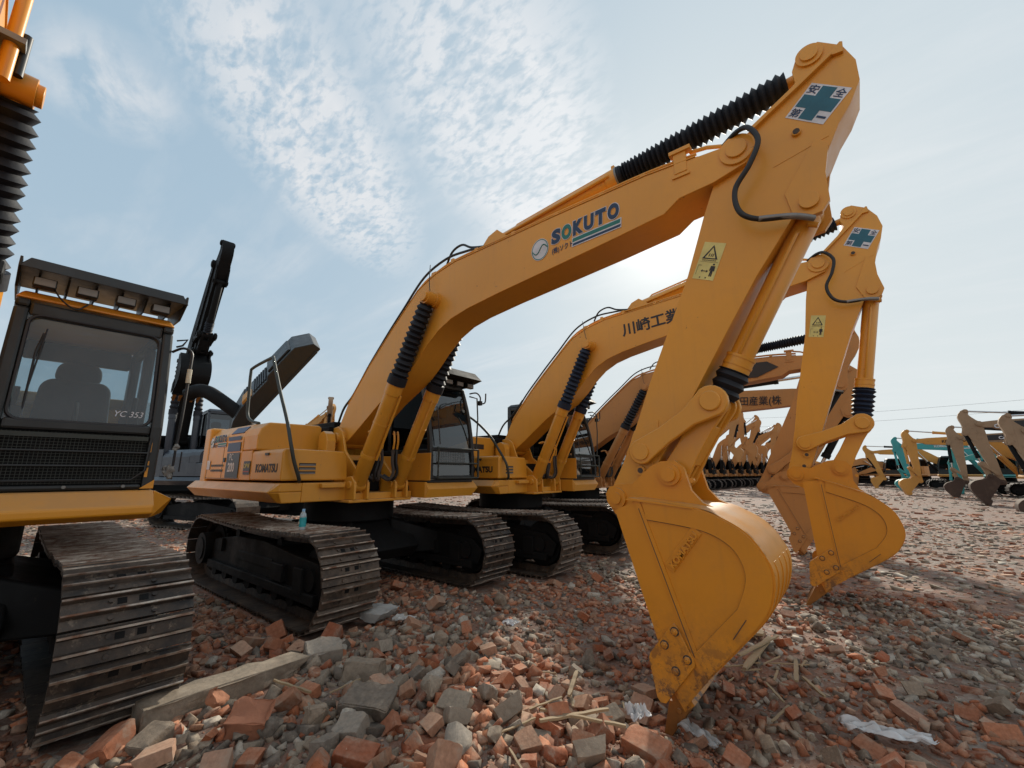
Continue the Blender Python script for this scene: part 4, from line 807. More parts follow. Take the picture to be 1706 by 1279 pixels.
m=MB(); m.box(2.98,3.20,YC-.2-.005,YC-.2-.003,3.55,3.77); m.build('print','blue',dE['boom'],dE['Xb'])
text('lettering','T',.22,(3.01,YC-.206,3.59),(1,0,0),(0,0,1),'white',dE['boom'],dE['Xb'],bold=.03)
text('lettering','尚田産業(株',.27,(3.33,YC-.204,3.55),(1,0,0),(0,0,1),'ink',dE['boom'],dE['Xb'],bold=.008,sx=.86)
gr='brown excavators with raised booms in a row far behind the yellow buckets'
for i in range(10):
    y=37.5+i*2.9; x=-6.3+.09*i*2.9
    pose=[(.50,.25,.3),(.58,.5,.5),(.45,.1,.2),(.62,.35,.6),(.40,.3,.4)][i%5]
    far_machine('brown excavator with its boom raised, in the far row seen under the kanji boom',(x,y,0),.06,'brown','brown',pose,cyl='black',group=gr,rails=True,bcyl='black')
TAN3=(17.05,22.5,0)
# right-hand row facing the other way
rw='excavators in the row at the right facing left'
far_machine('tan excavator with the tallest stick at the right and muddy bucket',(16.24,26.45,0),3.112,'tan','tan',(-.007,.27,.22),'CAT','white',3.9,True,cyl='black',bucket='mudbk')
far_machine('tan excavator just left of the tallest one, with a black CAT panel on its boom',(16.75,35.2,0),3.071,'tan','tan',(-.03,.44,.09),'CAT','white',2.75,True,cyl='black',bucket='mudbk')
far_machine('clean yellow excavator with its bucket tip pointing down, beside the teal one',(14.71,37.8,0),3.225,'fyel','fyel',(-.03,.414,.325),'KOMATSU','ink',3.0,cyl='fyel')
far_machine('teal green excavator standing behind the yellow one at the right',(14.54,46.2,0),3.20,'teal','teal',(-.018,.333,.0),'KOBELCO','white',2.4)
far_machine('farthest yellow excavator at the right with a claw like bucket',(12.73,53.4,0),3.125,'fyel','fyel',(-.053,.155,.35),'KOMATSU','ink',2.6,cyl='black')
far_machine('tan excavator cut by the right edge of the photo with its stick folded',TAN3,3.10,'tan','tan',(-.13,.25,.2),None,cyl='black',bucket='mudbk')
far_machine('second teal excavator, partly hidden by the tan booms at the right',(17.6,41.5,0),3.15,'teal','teal',(-.25,.5,.2),'KOBELCO','white',2.6)
far_machine('yellow excavator half hidden behind the tan booms, showing its long yellow boom foot',(20.0,31.5,0),3.0,'fyel','fyel',(-.1,.4,.2),None,cyl='black')
g2='low machines with cabs in the far row behind the yellow bucket'
for i,(x,y,bc) in enumerate([(9.0,60,'brown'),(6.2,66,'fyel'),(11.5,64,'brown'),(3.5,72,'fyel'),(0.5,78,'brown'),(14,70,'fyel'),(-3,84,'fyel'),(8,74,'teal')]):
    far_machine(['faded orange','dusty yellow','teal'][{'brown':0,'fyel':1,'teal':2}[bc]]+' excavator among the farthest cabs on the horizon',(x,y,0),3.3-.1*(i%3),bc,bc,(-.35-.05*(i%3),.55,.3),None,cyl='black',group=g2+' ('+bc.replace('fyel','yellow').replace('brown','orange')+')')
# ---- dark machines behind on the left
K=empty('excavator',(-19.1,2.45,0),-.10); K.scale=(1.5,1.5,1.5)
sp=dict(body='black',boom='black',arm='black',bucket='black',detail=1,pose=(.76,-.12,-.5),cyl='navy',bcyl='black',hood='black',cw='black',rubber='rubber')
house(K,sp); digger(K,sp); far_cab(K,'navy'); handrail(K,[(.80,-1.1,1.35),(.6,-1.15,1.6),(.1,-1.2,2.5),(-.3,-1.2,2.9),(-.8,-1.2,2.9)],.02,'ink')
tag(K,'black excavator with its boom raised straight up, right behind the left cab','excavator')
H=empty('excavator',(-5.9,2.9,0),.0); H.rotation_euler.z=.25
sp=dict(body='navy',boom='navy',arm='navy',bucket='navy',detail=1,hood='navy',cw='navy')
H.location=(-8.6,1.6,0)
house(H,sp); far_cab(H,'navy',y0=.42,y1=1.3,z1=2.2)
bpy.context.view_layer.update(); HI=H.matrix_world.inverted()
def hood():
    O=Vector((-5.95,.42,2.62)); a=Vector((.575,.39,.80)).normalized(); e=(Vector((-.6137,.7623,0))-a*Vector((-.6137,.7623,0)).dot(a)).normalized(); n=a.cross(e)
    if n.z<0: n=-n
    ph=R(42); n,e=n*math.cos(ph)-e*math.sin(ph),e*math.cos(ph)+n*math.sin(ph)
    Lh,Wh,Th=2.75,1.25,.46; m=MB(); B_=Matrix(((a.x,e.x,n.x,O.x),(a.y,e.y,n.y,O.y),(a.z,e.z,n.z,O.z),(0,0,0,1)))
    prof=[(0,0),(Lh,0),(Lh+.0,Th*.45),(Lh-.35,Th),(1.5,Th),(1.42,Th*.86),(.55,Th*.86),(.2,Th*.7),(0,Th*.5)]
    m.prism(prof,-Wh/2,Wh/2); m.box(.1,Lh-.1,-Wh/2-.03,-Wh/2,.0,.06); m.prism([(1.55,Th),(2.3,Th),(2.26,Th+.05),(1.58,Th+.05)],-Wh/2+.15,Wh/2-.15)
    o=m.build('raised_hood','cabk',H,HI@B_,bev=.04)
    g=MB()
    for k in range(6): g.box(.98+k*.075,1.02+k*.075,-.5,.5,Th*.86+.001,Th*.86+.03)
    for k in range(3): g.box(.62+k*.08,.66+k*.08,.0,.5,Th*.86+.001,Th*.86+.03)
    g.build('louvres','ink',o,HI@B_)
    g=MB(); g.prism([(.62,Th*.87),(.92,Th*.87),(.88,Th*.99),(.66,Th*.99)],-.55,-.1); g.build('yellow_latch','fyel',o,HI@B_)
    MB().tube(spline([(-6.46,-.62,3.28),(-6.30,-.52,3.38),(-6.09,-.35,3.36),(-5.84,-.09,3.14),(-5.55,.25,2.80),(-5.4,.4,2.5)],6),.16,16).build('exhaust_pipe','black',H,HI)
hood()
tag(H,'dark excavator with its engine hood standing open and a thick exhaust pipe','excavator')
for loc,th,lab,bc,pose in (((-27.5,11.2,0),.1,'dusty yellow excavator far behind with its boom tip beside the open hood','fyel',(.35,.2,.4)),((-25.5,13.2,0),-.5,'tan excavator far behind, its folded boom left of the yellow boom foot','tan',(.42,.1,.3)),((-20.2,9.0,0),.6,'navy excavator far behind with only its dark cab top showing','navy',(-.75,.6,.3))):
    far_machine(lab,loc,th,bc,bc,pose,None,cyl='black' if bc!='fyel' else 'fyel')
# ================================================================== ground, rubble
CAM=Vector((5.9207,-3.5476,1.4519)); YAW=2.2486; PITCH=.2069
GB=-.06
def gh(x,y):
    v=Vector((x,y,0)); h=GB+.05*noise.noise(v*.45)+.022*noise.noise(v*1.7)+.008*noise.noise(v*6)
    h+=.10*math.exp(-((x-3.3)**2/2.2+(y+1.7)**2/.9))-.14*math.exp(-((x-4.75)**2+(y+.25)**2)/.45)-.03*math.exp(-((x-4.9)**2+(y-2.8)**2)/1.2)
    for tx,ty in ((0,-1.1),(0,1.1),(.46,2.1),(.46,4.3),(.46,-2.72),(.46,-4.9)):
        dx=max(0,abs(x-tx)-1.7); dy=max(0,abs(y-ty)-.34); k=math.exp(-(dx*dx+dy*dy)/.03); h=h*(1-k)+(GB-.012)*k
    return h
def ground():
    def axis(c,near,step,far):
        a=[c]; s=step
        while a[-1]<c+far:
            d=a[-1]-c; s=step if d<near else s*1.13; a.append(a[-1]+s)
        b=[c]; s=step
        while b[-1]>c-far:
            d=c-b[-1]; s=step if d<near else s*1.13; b.append(b[-1]-s)
        return b[:0:-1]+a
    xs=axis(3.0,8,.09,900); ys=axis(0,8,.09,900); nx,ny=len(xs),len(ys)
    v=[(x,y,gh(x,y)) for y in ys for x in xs]; f=[(j*nx+i,j*nx+i+1,(j+1)*nx+i+1,(j+1)*nx+i) for j in range(ny-1) for i in range(nx-1)]
    m=MB(); m.v=v; m.f=f; m.sm=[True]*len(f); m.mi=[0]*len(f)
    mat,nt,b=nmat('rubble_dirt'); c=coords(nt); 
    n1=noi(nt,c,.35,8,.6); n2=noi(nt,c,3.5,10,.7); n3=noi(nt,c,28,6,.7); n4=noi(nt,c,.9,6)
    col=mix(nt,ramp(nt,n2,.35,.7),(.085,.055,.038),(.22,.145,.10)); col=mix(nt,ramp(nt,n1,.42,.62,(0,0,0,1),(.75,.75,.75,1)),col,(.22,.10,.06))
    col=mix(nt,ramp(nt,n4,.55,.72,(0,0,0,1),(.7,.7,.7,1)),col,(.15,.145,.13)); col=mix(nt,ramp(nt,n3,.42,.66,(0,0,0,1),(.55,.55,.55,1)),col,(.30,.24,.20))
    vo=N(nt,'ShaderNodeTexVoronoi'); vo.inputs['Scale'].default_value=11; nt.links.new(c,vo.inputs['Vector'])
    sep=nt.nodes.new('ShaderNodeSeparateColor'); nt.links.new(vo.outputs['Color'],sep.inputs[0])
    cr=nt.nodes.new('ShaderNodeValToRGB'); e=cr.color_ramp; e.interpolation='CONSTANT'; e.elements[0].position=0; e.elements[0].color=(.20,.085,.05,1); e.elements[1].position=.35; e.elements[1].color=(.16,.14,.125,1)
    for p,cc in ((.55,(.26,.12,.075,1)),(.72,(.10,.06,.045,1)),(.88,(.34,.31,.27,1))): k=e.elements.new(p); k.color=cc
    nt.links.new(sep.outputs[0],cr.inputs[0]); col=mix(nt,.35,col,cr.outputs[0])
    nt.links.new(col,b.inputs['Base Color']); b.inputs['Roughness'].default_value=.9
    bp=N(nt,'ShaderNodeBump'); bp.inputs['Strength'].default_value=.8; bp.inputs['Distance'].default_value=.03; nt.links.new(mix(nt,.5,n3,vo.outputs['Distance']),bp.inputs['Height']); nt.links.new(bp.outputs[0],b.inputs['Normal'])
    o=m.build('ground',mat); tag(o,kind='structure'); return o
ground()
# stone shapes: hulls of jittered boxes (brick pieces) and of random points (lumps)
def hull(kind):
    bm=bmesh.new(); pts=[]
    if kind=='brick':
        for sx in (-1,1):
            for sy in (-1,1):
                for sz in (-1,1):
                    c=Vector((sx*.5,sy*.5,sz*.5))
                    if random.random()<.45:
                        for a in range(3): q=c.copy(); q[a]*=1-random.uniform(.12,.55); pts.append(q)
                    else:
                        for a in range(3): q=c.copy(); q[a]*=.93; pts.append(q)
        if random.random()<.8:
            cut=random.uniform(.1,.45); k=random.uniform(-.4,.4); pts=[Vector((min(p.x,cut+k*p.y+.2*p.z),p.y,p.z)) for p in pts]
    else:
        for i in range(26):
            p=Vector((random.gauss(0,1),random.gauss(0,1),random.gauss(0,1))).normalized(); m_=max(abs(p.x),abs(p.y),abs(p.z)); p=p*(.5/m_)*random.uniform(.55,1.0); pts.append(p)
    for p in pts: bm.verts.new(p)
    r=bmesh.ops.convex_hull(bm,input=bm.verts)
    bmesh.ops.delete(bm,geom=[g for g in r['geom_interior'] if isinstance(g,bmesh.types.BMVert)],context='VERTS')
    bmesh.ops.dissolve_limit(bm,angle_limit=R(6),verts=bm.verts,edges=bm.edges); bmesh.ops.triangulate(bm,faces=bm.faces)
    v=np.array([tuple(x.co) for x in bm.verts]); f=np.array([[x.index for x in p.verts] for p in bm.faces]); 
    bm.verts.index_update(); f=np.array([[x.index for x in p.verts] for p in bm.faces]); bm.free(); return v,f
TB=[hull('brick') for _ in range(14)]; TL=[hull('lump') for _ in range(12)]
PAL_R=np.array([(.40,.14,.065),(.44,.18,.095),(.33,.105,.05),(.38,.20,.12),(.46,.28,.19),(.27,.115,.07)])
PAL_G=np.array([(.34,.285,.22),(.25,.205,.155),(.46,.415,.35),(.16,.135,.11),(.31,.24,.175),(.12,.10,.082)])
def stone_mat(name,attr=True):
    m,nt,b=nmat(name); v=coords(nt)
    if attr: a=N(nt,'ShaderNodeAttribute'); a.attribute_name='Col'; base=a.outputs['Color']
    else:
        oi=N(nt,'ShaderNodeObjectInfo'); cr=nt.nodes.new('ShaderNodeValToRGB'); e=cr.color_ramp; pal=PAL_R if name.startswith('brick') else PAL_G
        e.elements[0].color=(*pal[0],1); e.elements[1].color=(*pal[-1],1)
        for i in range(1,len(pal)-1): k=e.elements.new(i/(len(pal)-1)); k.color=(*pal[i],1)
        nt.links.new(oi.outputs['Random'],cr.inputs[0]); base=cr.outputs[0]
    s=1.0 if attr else 1.0
    n=noi(nt,v,14 if attr else 9,8,.7); n2=noi(nt,v,5,6,.6); n3=noi(nt,v,60 if attr else 40,5,.7)
    c=mix(nt,ramp(nt,n3,.3,.7,(.55,.55,.55,1),(1.25,1.25,1.25,1)),(0,0,0),base,'MIX'); 
    mm=nt.nodes.new('ShaderNodeMix'); mm.data_type='RGBA'; mm.blend_type='MULTIPLY'; mm.inputs[0].default_value=1; nt.links.new(base,mm.inputs[6]); nt.links.new(ramp(nt,n3,.25,.75,(.6,.6,.6,1),(1.2,1.2,1.2,1)),mm.inputs[7])
    c=mix(nt,ramp(nt,n,.54,.68,(0,0,0,1),(.6,.6,.6,1)),mm.outputs[2],(.40,.35,.28)); c=mix(nt,ramp(nt,n2,.52,.72,(0,0,0,1),(.6,.6,.6,1)),c,(.10,.08,.06))
    ge=nt.nodes.new('ShaderNodeNewGeometry'); sg=nt.nodes.new('ShaderNodeSeparateXYZ'); nt.links.new(ge.outputs['Normal'],sg.inputs[0]); mu=N(nt,'ShaderNodeMath'); mu.operation='MULTIPLY'; nt.links.new(ramp(nt,sg.outputs[2],.3,.95),mu.inputs[0]); nt.links.new(ramp(nt,n,.38,.62,(0,0,0,1),(.38,.38,.38,1)),mu.inputs[1]); c=mix(nt,mu.outputs[0],c,(.34,.27,.20))
    nt.links.new(c,b.inputs['Base Color']); b.inputs['Roughness'].default_value=.88; b.inputs['Specular IOR Level'].default_value=.3
    bp=N(nt,'ShaderNodeBump'); bp.inputs['Strength'].default_value=.7; bp.inputs['Distance'].default_value=.008; nt.links.new(mix(nt,.5,n,n3),bp.inputs['Height']); nt.links.new(bp.outputs[0],b.inputs['Normal']); return m
def rotm(n,flat):
    a=rng.uniform(0,2*np.pi,n); b=rng.normal(0,flat,n); c=rng.normal(0,flat,n)
    ca,sa,cb,sb,cc,sc=np.cos(a),np.sin(a),np.cos(b),np.sin(b),np.cos(c),np.sin(c); o=np.zeros(n); i=np.ones(n)
    Rz=np.stack([ca,-sa,o,sa,ca,o,o,o,i],-1).reshape(n,3,3); Rx=np.stack([i,o,o,o,cb,-sb,o,sb,cb],-1).reshape(n,3,3); Ry=np.stack([cc,o,sc,o,i,o,-sc,o,cc],-1).reshape(n,3,3)
    return Rz@Rx@Ry
def rubble(name,pos,size,flat,redf,mat,label,cat):
    "one baked mesh of many loose stones"
    n=len(pos); Rm=rotm(n,flat); V=[];Fc=[];Cc=[];off=0
    kind=np.where(rng.random(n)<.88,rng.integers(0,len(TB),n),rng.integers(len(TB),len(TB)+len(TL),n)); isred=rng.random(n)<redf
    for k in range(len(TB)+len(TL)):
        idx=np.where(kind==k)[0]
        if len(idx)==0: continue
        tv,tf=(TB+TL)[k]; m_=len(idx); asp=np.stack([rng.uniform(1.0,1.9,m_),rng.uniform(.7,1.1,m_),rng.uniform(.35,.75,m_)],-1)*size[idx][:,None]
        v=tv[None,:,:]*asp[:,None,:]; v=np.einsum('nij,nvj->nvi',Rm[idx],v)+pos[idx][:,None,:]
        f=tf[None,:,:]+(np.arange(m_)*len(tv))[:,None,None]+off; off+=m_*len(tv)
        pal=np.where(isred[idx][:,None],PAL_R[rng.integers(0,6,m_)],PAL_G[rng.integers(0,6,m_)])*rng.uniform(.75,1.2,(m_,1))
        V.append(v.reshape(-1,3)); Fc.append(f.reshape(-1,3)); Cc.append(np.repeat(pal,len(tv),0))
    V=np.concatenate(V);Fc=np.concatenate(Fc);Cc=np.concatenate(Cc); me=bpy.data.meshes.new(name)
    me.vertices.add(len(V)); me.vertices.foreach_set('co',V.ravel()); me.loops.add(Fc.size); me.loops.foreach_set('vertex_index',Fc.ravel().astype(np.int32))
    me.polygons.add(len(Fc)); me.polygons.foreach_set('loop_start',np.arange(0,Fc.size,3,dtype=np.int32)); me.polygons.foreach_set('loop_total',np.full(len(Fc),3,dtype=np.int32))
    at=me.color_attributes.new('Col','FLOAT_COLOR','POINT'); at.data.foreach_set('color',np.concatenate([Cc,np.ones((len(Cc),1))],1).ravel().astype(np.float32))
    me.update(calc_edges=True); me.validate(); me.materials.append(mat); o=bpy.data.objects.new(name,me); COL.objects.link(o); tag(o,label,cat,kind='stuff'); return o
def fan(n,r0,r1,power=1.,spread=1.15):
    r=r0+(r1-r0)*rng.random(n)**power; a=YAW+rng.uniform(-spread,spread,n); return CAM.x+r*np.cos(a),CAM.y+r*np.sin(a),r
TR=[(0,-1.1),(0,1.1),(.463,2.1),(.463,4.3),(.465,-2.72),(.465,-4.9),(-.15,5.75),(-.15,7.95)]
def under(x,y):
    k=np.zeros(len(x),bool)
    for tx,ty in TR: k|=(abs(x-tx)<2.0)&(abs(y-ty)<.36)
    return k
GH=np.vectorize(gh)
sm=stone_mat('loose_stone')
def lay(n,r0,r1,power,smin,smax,lift,flat,redf,nm,lab):
    x,y,r=fan(n,r0,r1,power); k=~under(x,y); x,y,r=x[k],y[k],r[k]
    dn=np.exp(-((x-3.7)**2/4+(y+1.6)**2/1.6)) if r1<8 else 0.
    s=(smin+(smax-smin)*rng.random(len(x))**(3.4 if r1<8 else 2.8))*(.62+.55*dn)*np.clip(.55+r/9,.6,1.15); z=GH(x,y)+s*lift*rng.uniform(-.3,1.,len(x))
    pr=np.array([noise.noise(Vector((a*.55,b*.55,3.))) for a,b in zip(x,y)]); rf=np.clip(redf+pr*1.3,.08,.95)
    return rubble(nm,np.stack([x,y,z],-1),s,flat,rf,sm,lab,'rubble')
lay(34000,1.2,7.5,.85,.010,.105,.2,.5,.60,'rubble','crushed brick and stone fragments covering the near ground')
lay(36000,5.5,20,.9,.022,.14,-.1,.16,.50,'rubble','scattered brick fragments across the middle of the yard')
lay(26000,18,80,1.0,.06,.24,-.2,.07,.52,'rubble','flattened brick debris on the far part of the yard')
# individual pieces
bmat=stone_mat('brick_piece',False); gmat=stone_mat('concrete_piece',False)
def piece_mesh(kind,asp,mat,sub=True):
    tv,tf=random.choice(TB if kind=='brick' else TL); me=bpy.data.meshes.new('piece'); me.from_pydata([tuple(p*np.array(asp)) for p in tv],[],[tuple(int(i) for i in f) for f in tf])
    bm=bmesh.new(); bm.from_mesh(me); bmesh.ops.recalc_face_normals(bm,faces=bm.faces); bmesh.ops.dissolve_limit(bm,angle_limit=R(5),verts=bm.verts,edges=bm.edges)
    bmesh.ops.bevel(bm,geom=list(bm.edges),offset=.035*min(asp)*1.2,segments=2,affect='EDGES',clamp_overlap=True)
    bmesh.ops.triangulate(bm,faces=bm.faces)
    bmesh.ops.subdivide_edges(bm,edges=[e for e in bm.edges if e.calc_length()>.022],cuts=2,use_grid_fill=True)
    for v in bm.verts:
        n_=noise.noise(v.co*22)*.5+noise.noise(v.co*55)*.3; v.co+=v.co.normalized()*n_*.016*min(1,min(asp)*9)
    for f_ in bm.faces: f_.smooth=True
    bm.to_mesh(me); bm.free(); 
    try: me.set_sharp_from_angle(angle=R(38))
    except Exception: pass
    me.materials.append(mat); return me
bricks=[piece_mesh('brick',(random.uniform(.11,.19),random.uniform(.095,.12),random.uniform(.05,.075)),bmat) for _ in range(16)]
lumps=[piece_mesh('lump' if i%2 else 'brick',(random.uniform(.13,.22),random.uniform(.10,.16),random.uniform(.07,.12)),gmat) for i in range(10)]
RES=[(2.4,-2.2,.55),(2.96,-1.59,.22),(3.4,-1.78,.22),(2.4,-1.71,.2),(3.33,-2.12,.15),(2.0,-.75,.25),(4.79,-.14,.12),(4.79,-.5,.12),(5.06,.62,.25)]
placed=[]
def place(meshes,n,name,label,cat,group,smin,smax,rmin,rmax,sp=.95):
    c=0;t=0
    while c<n and t<60000:
        t+=1; r=rmin+(rmax-rmin)*random.random()**1.15; a=YAW+random.uniform(-.98,.92); x=CAM.x+r*math.cos(a); y=CAM.y+r*math.sin(a)
        if under(np.array([x]),np.array([y]))[0]: continue
        s=random.uniform(smin,smax)*(1. if x<4.9 else .72)
        rad=.062*s
        if any((x-px)**2+(y-py)**2<(rad+pr)**2 for px,py,pr in placed) or any((x-a_)**2+(y-b_)**2<(rr+.03)**2 for a_,b_,rr in RES): continue
        dens=math.exp(-((x-3.7)**2/3.6+(y+1.6)**2/1.3))
        if random.random()>.13+dens: continue
        placed.append((x,y,rad)); me=random.choice(meshes); o=bpy.data.objects.new(name,me); COL.objects.link(o); o.location=(x,y,gh(x,y)+.028*s+random.uniform(-.008,.028)); o.rotation_euler=(random.gauss(0,.45),random.gauss(0,.45),random.uniform(0,6.28)); o.scale=(s,s,s)
        tag(o,label,cat,group); c+=1
place(lumps,85,'concrete_chunk','grey broken concrete chunk lying among the bricks in front of the machines','concrete','grey concrete chunks in the rubble',.55,1.2,1.9,6.5)
place(bricks,205,'brick_piece','broken red brick piece lying in the rubble in front of the machines','brick','broken red bricks in the rubble',.6,1.3,1.8,6.8)
def block(name,label,cat,c,dims,rz,rx=0,ry=0,mat=None,seed=0,kind='brick',amp=.02):
    random.seed(100+seed); tv,tf=TB[seed%len(TB)] if kind=='brick' else TL[seed%len(TL)]; me=bpy.data.meshes.new(name); me.from_pydata([tuple(p*np.array(dims)) for p in tv],[],[tuple(int(i) for i in f) for f in tf])
    bm=bmesh.new(); bm.from_mesh(me); bmesh.ops.recalc_face_normals(bm,faces=bm.faces); bmesh.ops.dissolve_limit(bm,angle_limit=R(5),verts=bm.verts,edges=bm.edges)
    bmesh.ops.bevel(bm,geom=list(bm.edges),offset=.05*min(dims),segments=2,affect='EDGES',clamp_overlap=True); bmesh.ops.triangulate(bm,faces=bm.faces)
    for _ in range(3):
        bmesh.ops.subdivide_edges(bm,edges=[e for e in bm.edges if e.calc_length()>.03],cuts=1,use_grid_fill=True); bmesh.ops.triangulate(bm,faces=bm.faces)
    for v in bm.verts: v.co+=v.normal*(noise.noise(v.co*9+Vector((seed,0,0)))*amp+noise.noise(v.co*35)*amp*.35)
    for f_ in bm.faces: f_.smooth=True
    bm.to_mesh(me); bm.free(); me.materials.append(mat or gmat)
    try: me.set_sharp_from_angle(angle=R(35))
    except Exception: pass
    o=bpy.data.objects.new(name,me); COL.objects.link(o); o.location=c; o.rotation_euler=(rx,ry,rz); return tag(o,label,cat)
block('concrete_beam','long weathered concrete beam end lying in front of the left track','beam',(2.42,-2.22,.03),(1.02,.20,.15),R(92),ry=.02,seed=1)
block('concrete_block','square grey block resting against the right end of the long beam','concrete',(2.44,-1.60,.06),(.26,.20,.13),R(70),rx=.2,seed=2)
block('concrete_block','pale rectangular block with a flat face, right of the square grey block','concrete',(2.97,-1.57,.06),(.27,.17,.14),R(35),rx=-.2,seed=3)
block('concrete_block','big light grey slab piece lying below the pale rectangular block','concrete',(3.42,-1.80,.07),(.34,.20,.13),R(25),rx=.25,seed=4)
block('concrete_block','small brownish cube of concrete left of the big slab piece','concrete',(3.27,-2.08,.06),(.17,.14,.14),R(60),rx=.3,seed=5,kind='lump')
wm=stone_mat('concrete_piece_pale',False)
block('plaster_slab','cracked whitish plaster slab beside the front of the near track','slab',(1.93,-.72,.05),(.36,.24,.08),R(20),rx=.12,seed=6,mat=plain('pale_plaster',(.40,.40,.38),.9,0,.6))
block('brick_piece','large bright orange brick lump near the lower left, just right of the beam','brick',(3.02,-2.32,.07),(.24,.16,.11),R(40),rx=.4,seed=7,mat=plain('orange_brick',(.35,.145,.08),.9,0,.6))
block('brick_piece','rounded orange brick end close to the middle of the long beam','brick',(2.72,-2.42,.13),(.14,.12,.10),R(10),rx=.3,seed=8,mat=plain('orange_brick_end',(.37,.16,.085),.9,0,.6),kind='lump')
# timber, sticks, sheets, bottle
wood=paint('splintered_wood',(.36,.27,.16),.85,.5,(.14,.10,.07),coat=0.)
def plank(label,p,q,w,t,seed,name='wood_slat'):
    random.seed(seed); P=Vector(p);Q=Vector(q); d=(Q-P); L=d.length; n=8; m=MB(); u=d.normalized(); s=Vector((-u.y,u.x,0)).normalized(); up=u.cross(s)*-1; v=[];f=[]
    for i in range(n+1):
        c=P+d*i/n+Vector((0,0,.002*math.sin(i*2.1+seed))); ww=w*(1 if 0<i<n else random.uniform(.5,.9))*random.uniform(.93,1.05)
        v+=[c-s*ww/2-up*t/2,c+s*ww/2-up*t/2,c+s*ww/2+up*t/2,c-s*ww/2+up*t/2]
    for i in range(n):
        for k in range(4): f.append((i*4+k,i*4+(k+1)%4,(i+1)*4+(k+1)%4,(i+1)*4+k))
    f+=[(0,1,2,3),(n*4+3,n*4+2,n*4+1,n*4)]; m.add([tuple(x) for x in v],f); o=m.build(name,wood); tag(o,label,'wood'); return o
z=gh(5.1,.6)+.06
plank('splintered pale plank lying right of the nearest bucket',(5.10,1.15,z+.02),(5.04,.38,z),.05,.016,1)
plank('thinner plank crossing the pale one right of the nearest bucket',(4.98,.50,z+.04),(5.16,1.18,z+.04),.03,.013,2)
plank('thin slat lying furthest right of the nearest bucket',(5.33,.80,z),(5.38,.33,z+.02),.03,.012,3)
plank('short slat below the furthest right one',(5.40,.50,z),(5.55,.22,z+.01),.022,.012,4)
z=gh(4.4,-1.)+.09
plank('split stick leaning on the bricks left of the bucket tip',(4.52,-.86,z),(4.30,-1.28,z+.03),.022,.014,5,'stick')
plank('longer stick crossing the split one left of the bucket tip',(4.70,-1.0,z+.02),(4.22,-1.16,z+.02),.018,.014,6,'stick')
plank('short thick stick standing out above the bricks in the middle',(4.25,-.88,z),(4.16,-.62,z+.04),.028,.016,7,'stick')
plank('stick among the bricks near the orange lump',(2.75,-2.1,.12),(3.05,-2.0,.10),.016,.012,8,'stick')
plank('dark split board lying flat behind the nearest bucket tip',(4.86,1.55,.0),(5.0,1.12,.02),.15,.02,9,'board')
for i in range(26):
    if i<15: x,y,a=random.gauss(5.12,.16),random.gauss(.75,.32),random.gauss(1.5,.5)
    else: x,y,a=random.uniform(2.6,5.6),random.uniform(-2.0,-.4),random.uniform(0,3.1)
    if abs(x-4.8)<.2 and abs(y+.25)<.4: continue
    l=random.uniform(.10,.30); z=gh(x,y)+.05; dx,dy=math.cos(a)*l/2,math.sin(a)*l/2; nm='splinter'
    plank('thin pale splinter of wood scattered on the rubble',(x-dx,y-dy,z),(x+dx,y+dy,z+random.uniform(-.01,.03)),random.uniform(.008,.018),.007,40+i,nm)['group']='wood splinters on the rubble'
_n=700; _x=rng.normal(4.98,.17,_n); _y=rng.normal(-.92,.14,_n); rubble('brick_dust',np.stack([_x,_y,GH(_x,_y)+.035*np.exp(-((_x-4.98)**2+(_y+.92)**2)/.03)+rng.uniform(0,.01,_n)],-1),rng.uniform(.006,.020,_n),.5,np.full(_n,1.),sm,'crumbly red brick dust heaped by the tip of the nearest bucket','rubble')
def sheet(label,c,lx,ly,rz,seed,mat,name,amp=.05,cat='litter'):
    n=26; v=[];f=[]
    for j in range(n+1):
        for i in range(n+1):
            x=(i/n-.5)*lx; y=(j/n-.5)*ly*(1+.4*noise.noise(Vector((i*.2,seed,0)))); q=Vector((i*.16,j*.16,seed)); v.append((x+.02*noise.noise(q*1.5),y+.02*noise.noise(q+Vector((9,0,0))),abs(amp*1.3*noise.noise(q))+amp*.25*noise.noise(q*2.3)))
    for j in range(n):
        for i in range(n): f.append((j*(n+1)+i,j*(n+1)+i+1,(j+1)*(n+1)+i+1,(j+1)*(n+1)+i))
    m=MB(); m.add(v,f,True); o=m.build(name,mat); o.location=c; o.rotation_euler=(0,0,rz); s=o.modifiers.new('s','SOLIDIFY'); s.thickness=.002; tag(o,label,cat)
ws=plain('white_plastic_sheet',(.52,.52,.52),.4)
sheet('long crumpled white plastic sheet lying at the lower right',(5.85,-.02,gh(5.85,0)+.06),.42,.10,R(18),3,ws,'plastic_sheet')
sheet('crushed white paper scrap just left of the bucket tip',(4.69,-.80,gh(4.7,-.8)+.13),.13,.11,R(60),5,ws,'paper_scrap',.06)
sheet('grey torn foil strip on the ground right of the bucket tip',(4.98,-.62,gh(4.98,-.6)+.07),.25,.07,R(-20),8,plain('dirty_foil',(.35,.35,.34),.4),'foil_strip')
sheet('white rag on the ground in front of the second track',(3.0,.05,gh(3,0)+.06),.14,.12,R(10),9,ws,'rag',.03)
sheet('pale cloth scrap near the near track, right of the plaster slab',(2.18,-.62,gh(2.2,-.6)+.06),.22,.14,R(40),11,plain('pale_cloth',(.5,.5,.48),.8),'cloth_scrap',.04)
bt=MB(); bx,by,bz=1.28,-1.30,.868
H_=.215; bt.lathe((bx,by,bz),(bx,by,bz+H_),[(0,.028),(.02,.033),(.10,.033),(.13,.0315),(.6,.033),(.72,.030),(.82,.018),(.87,.0135)],20)
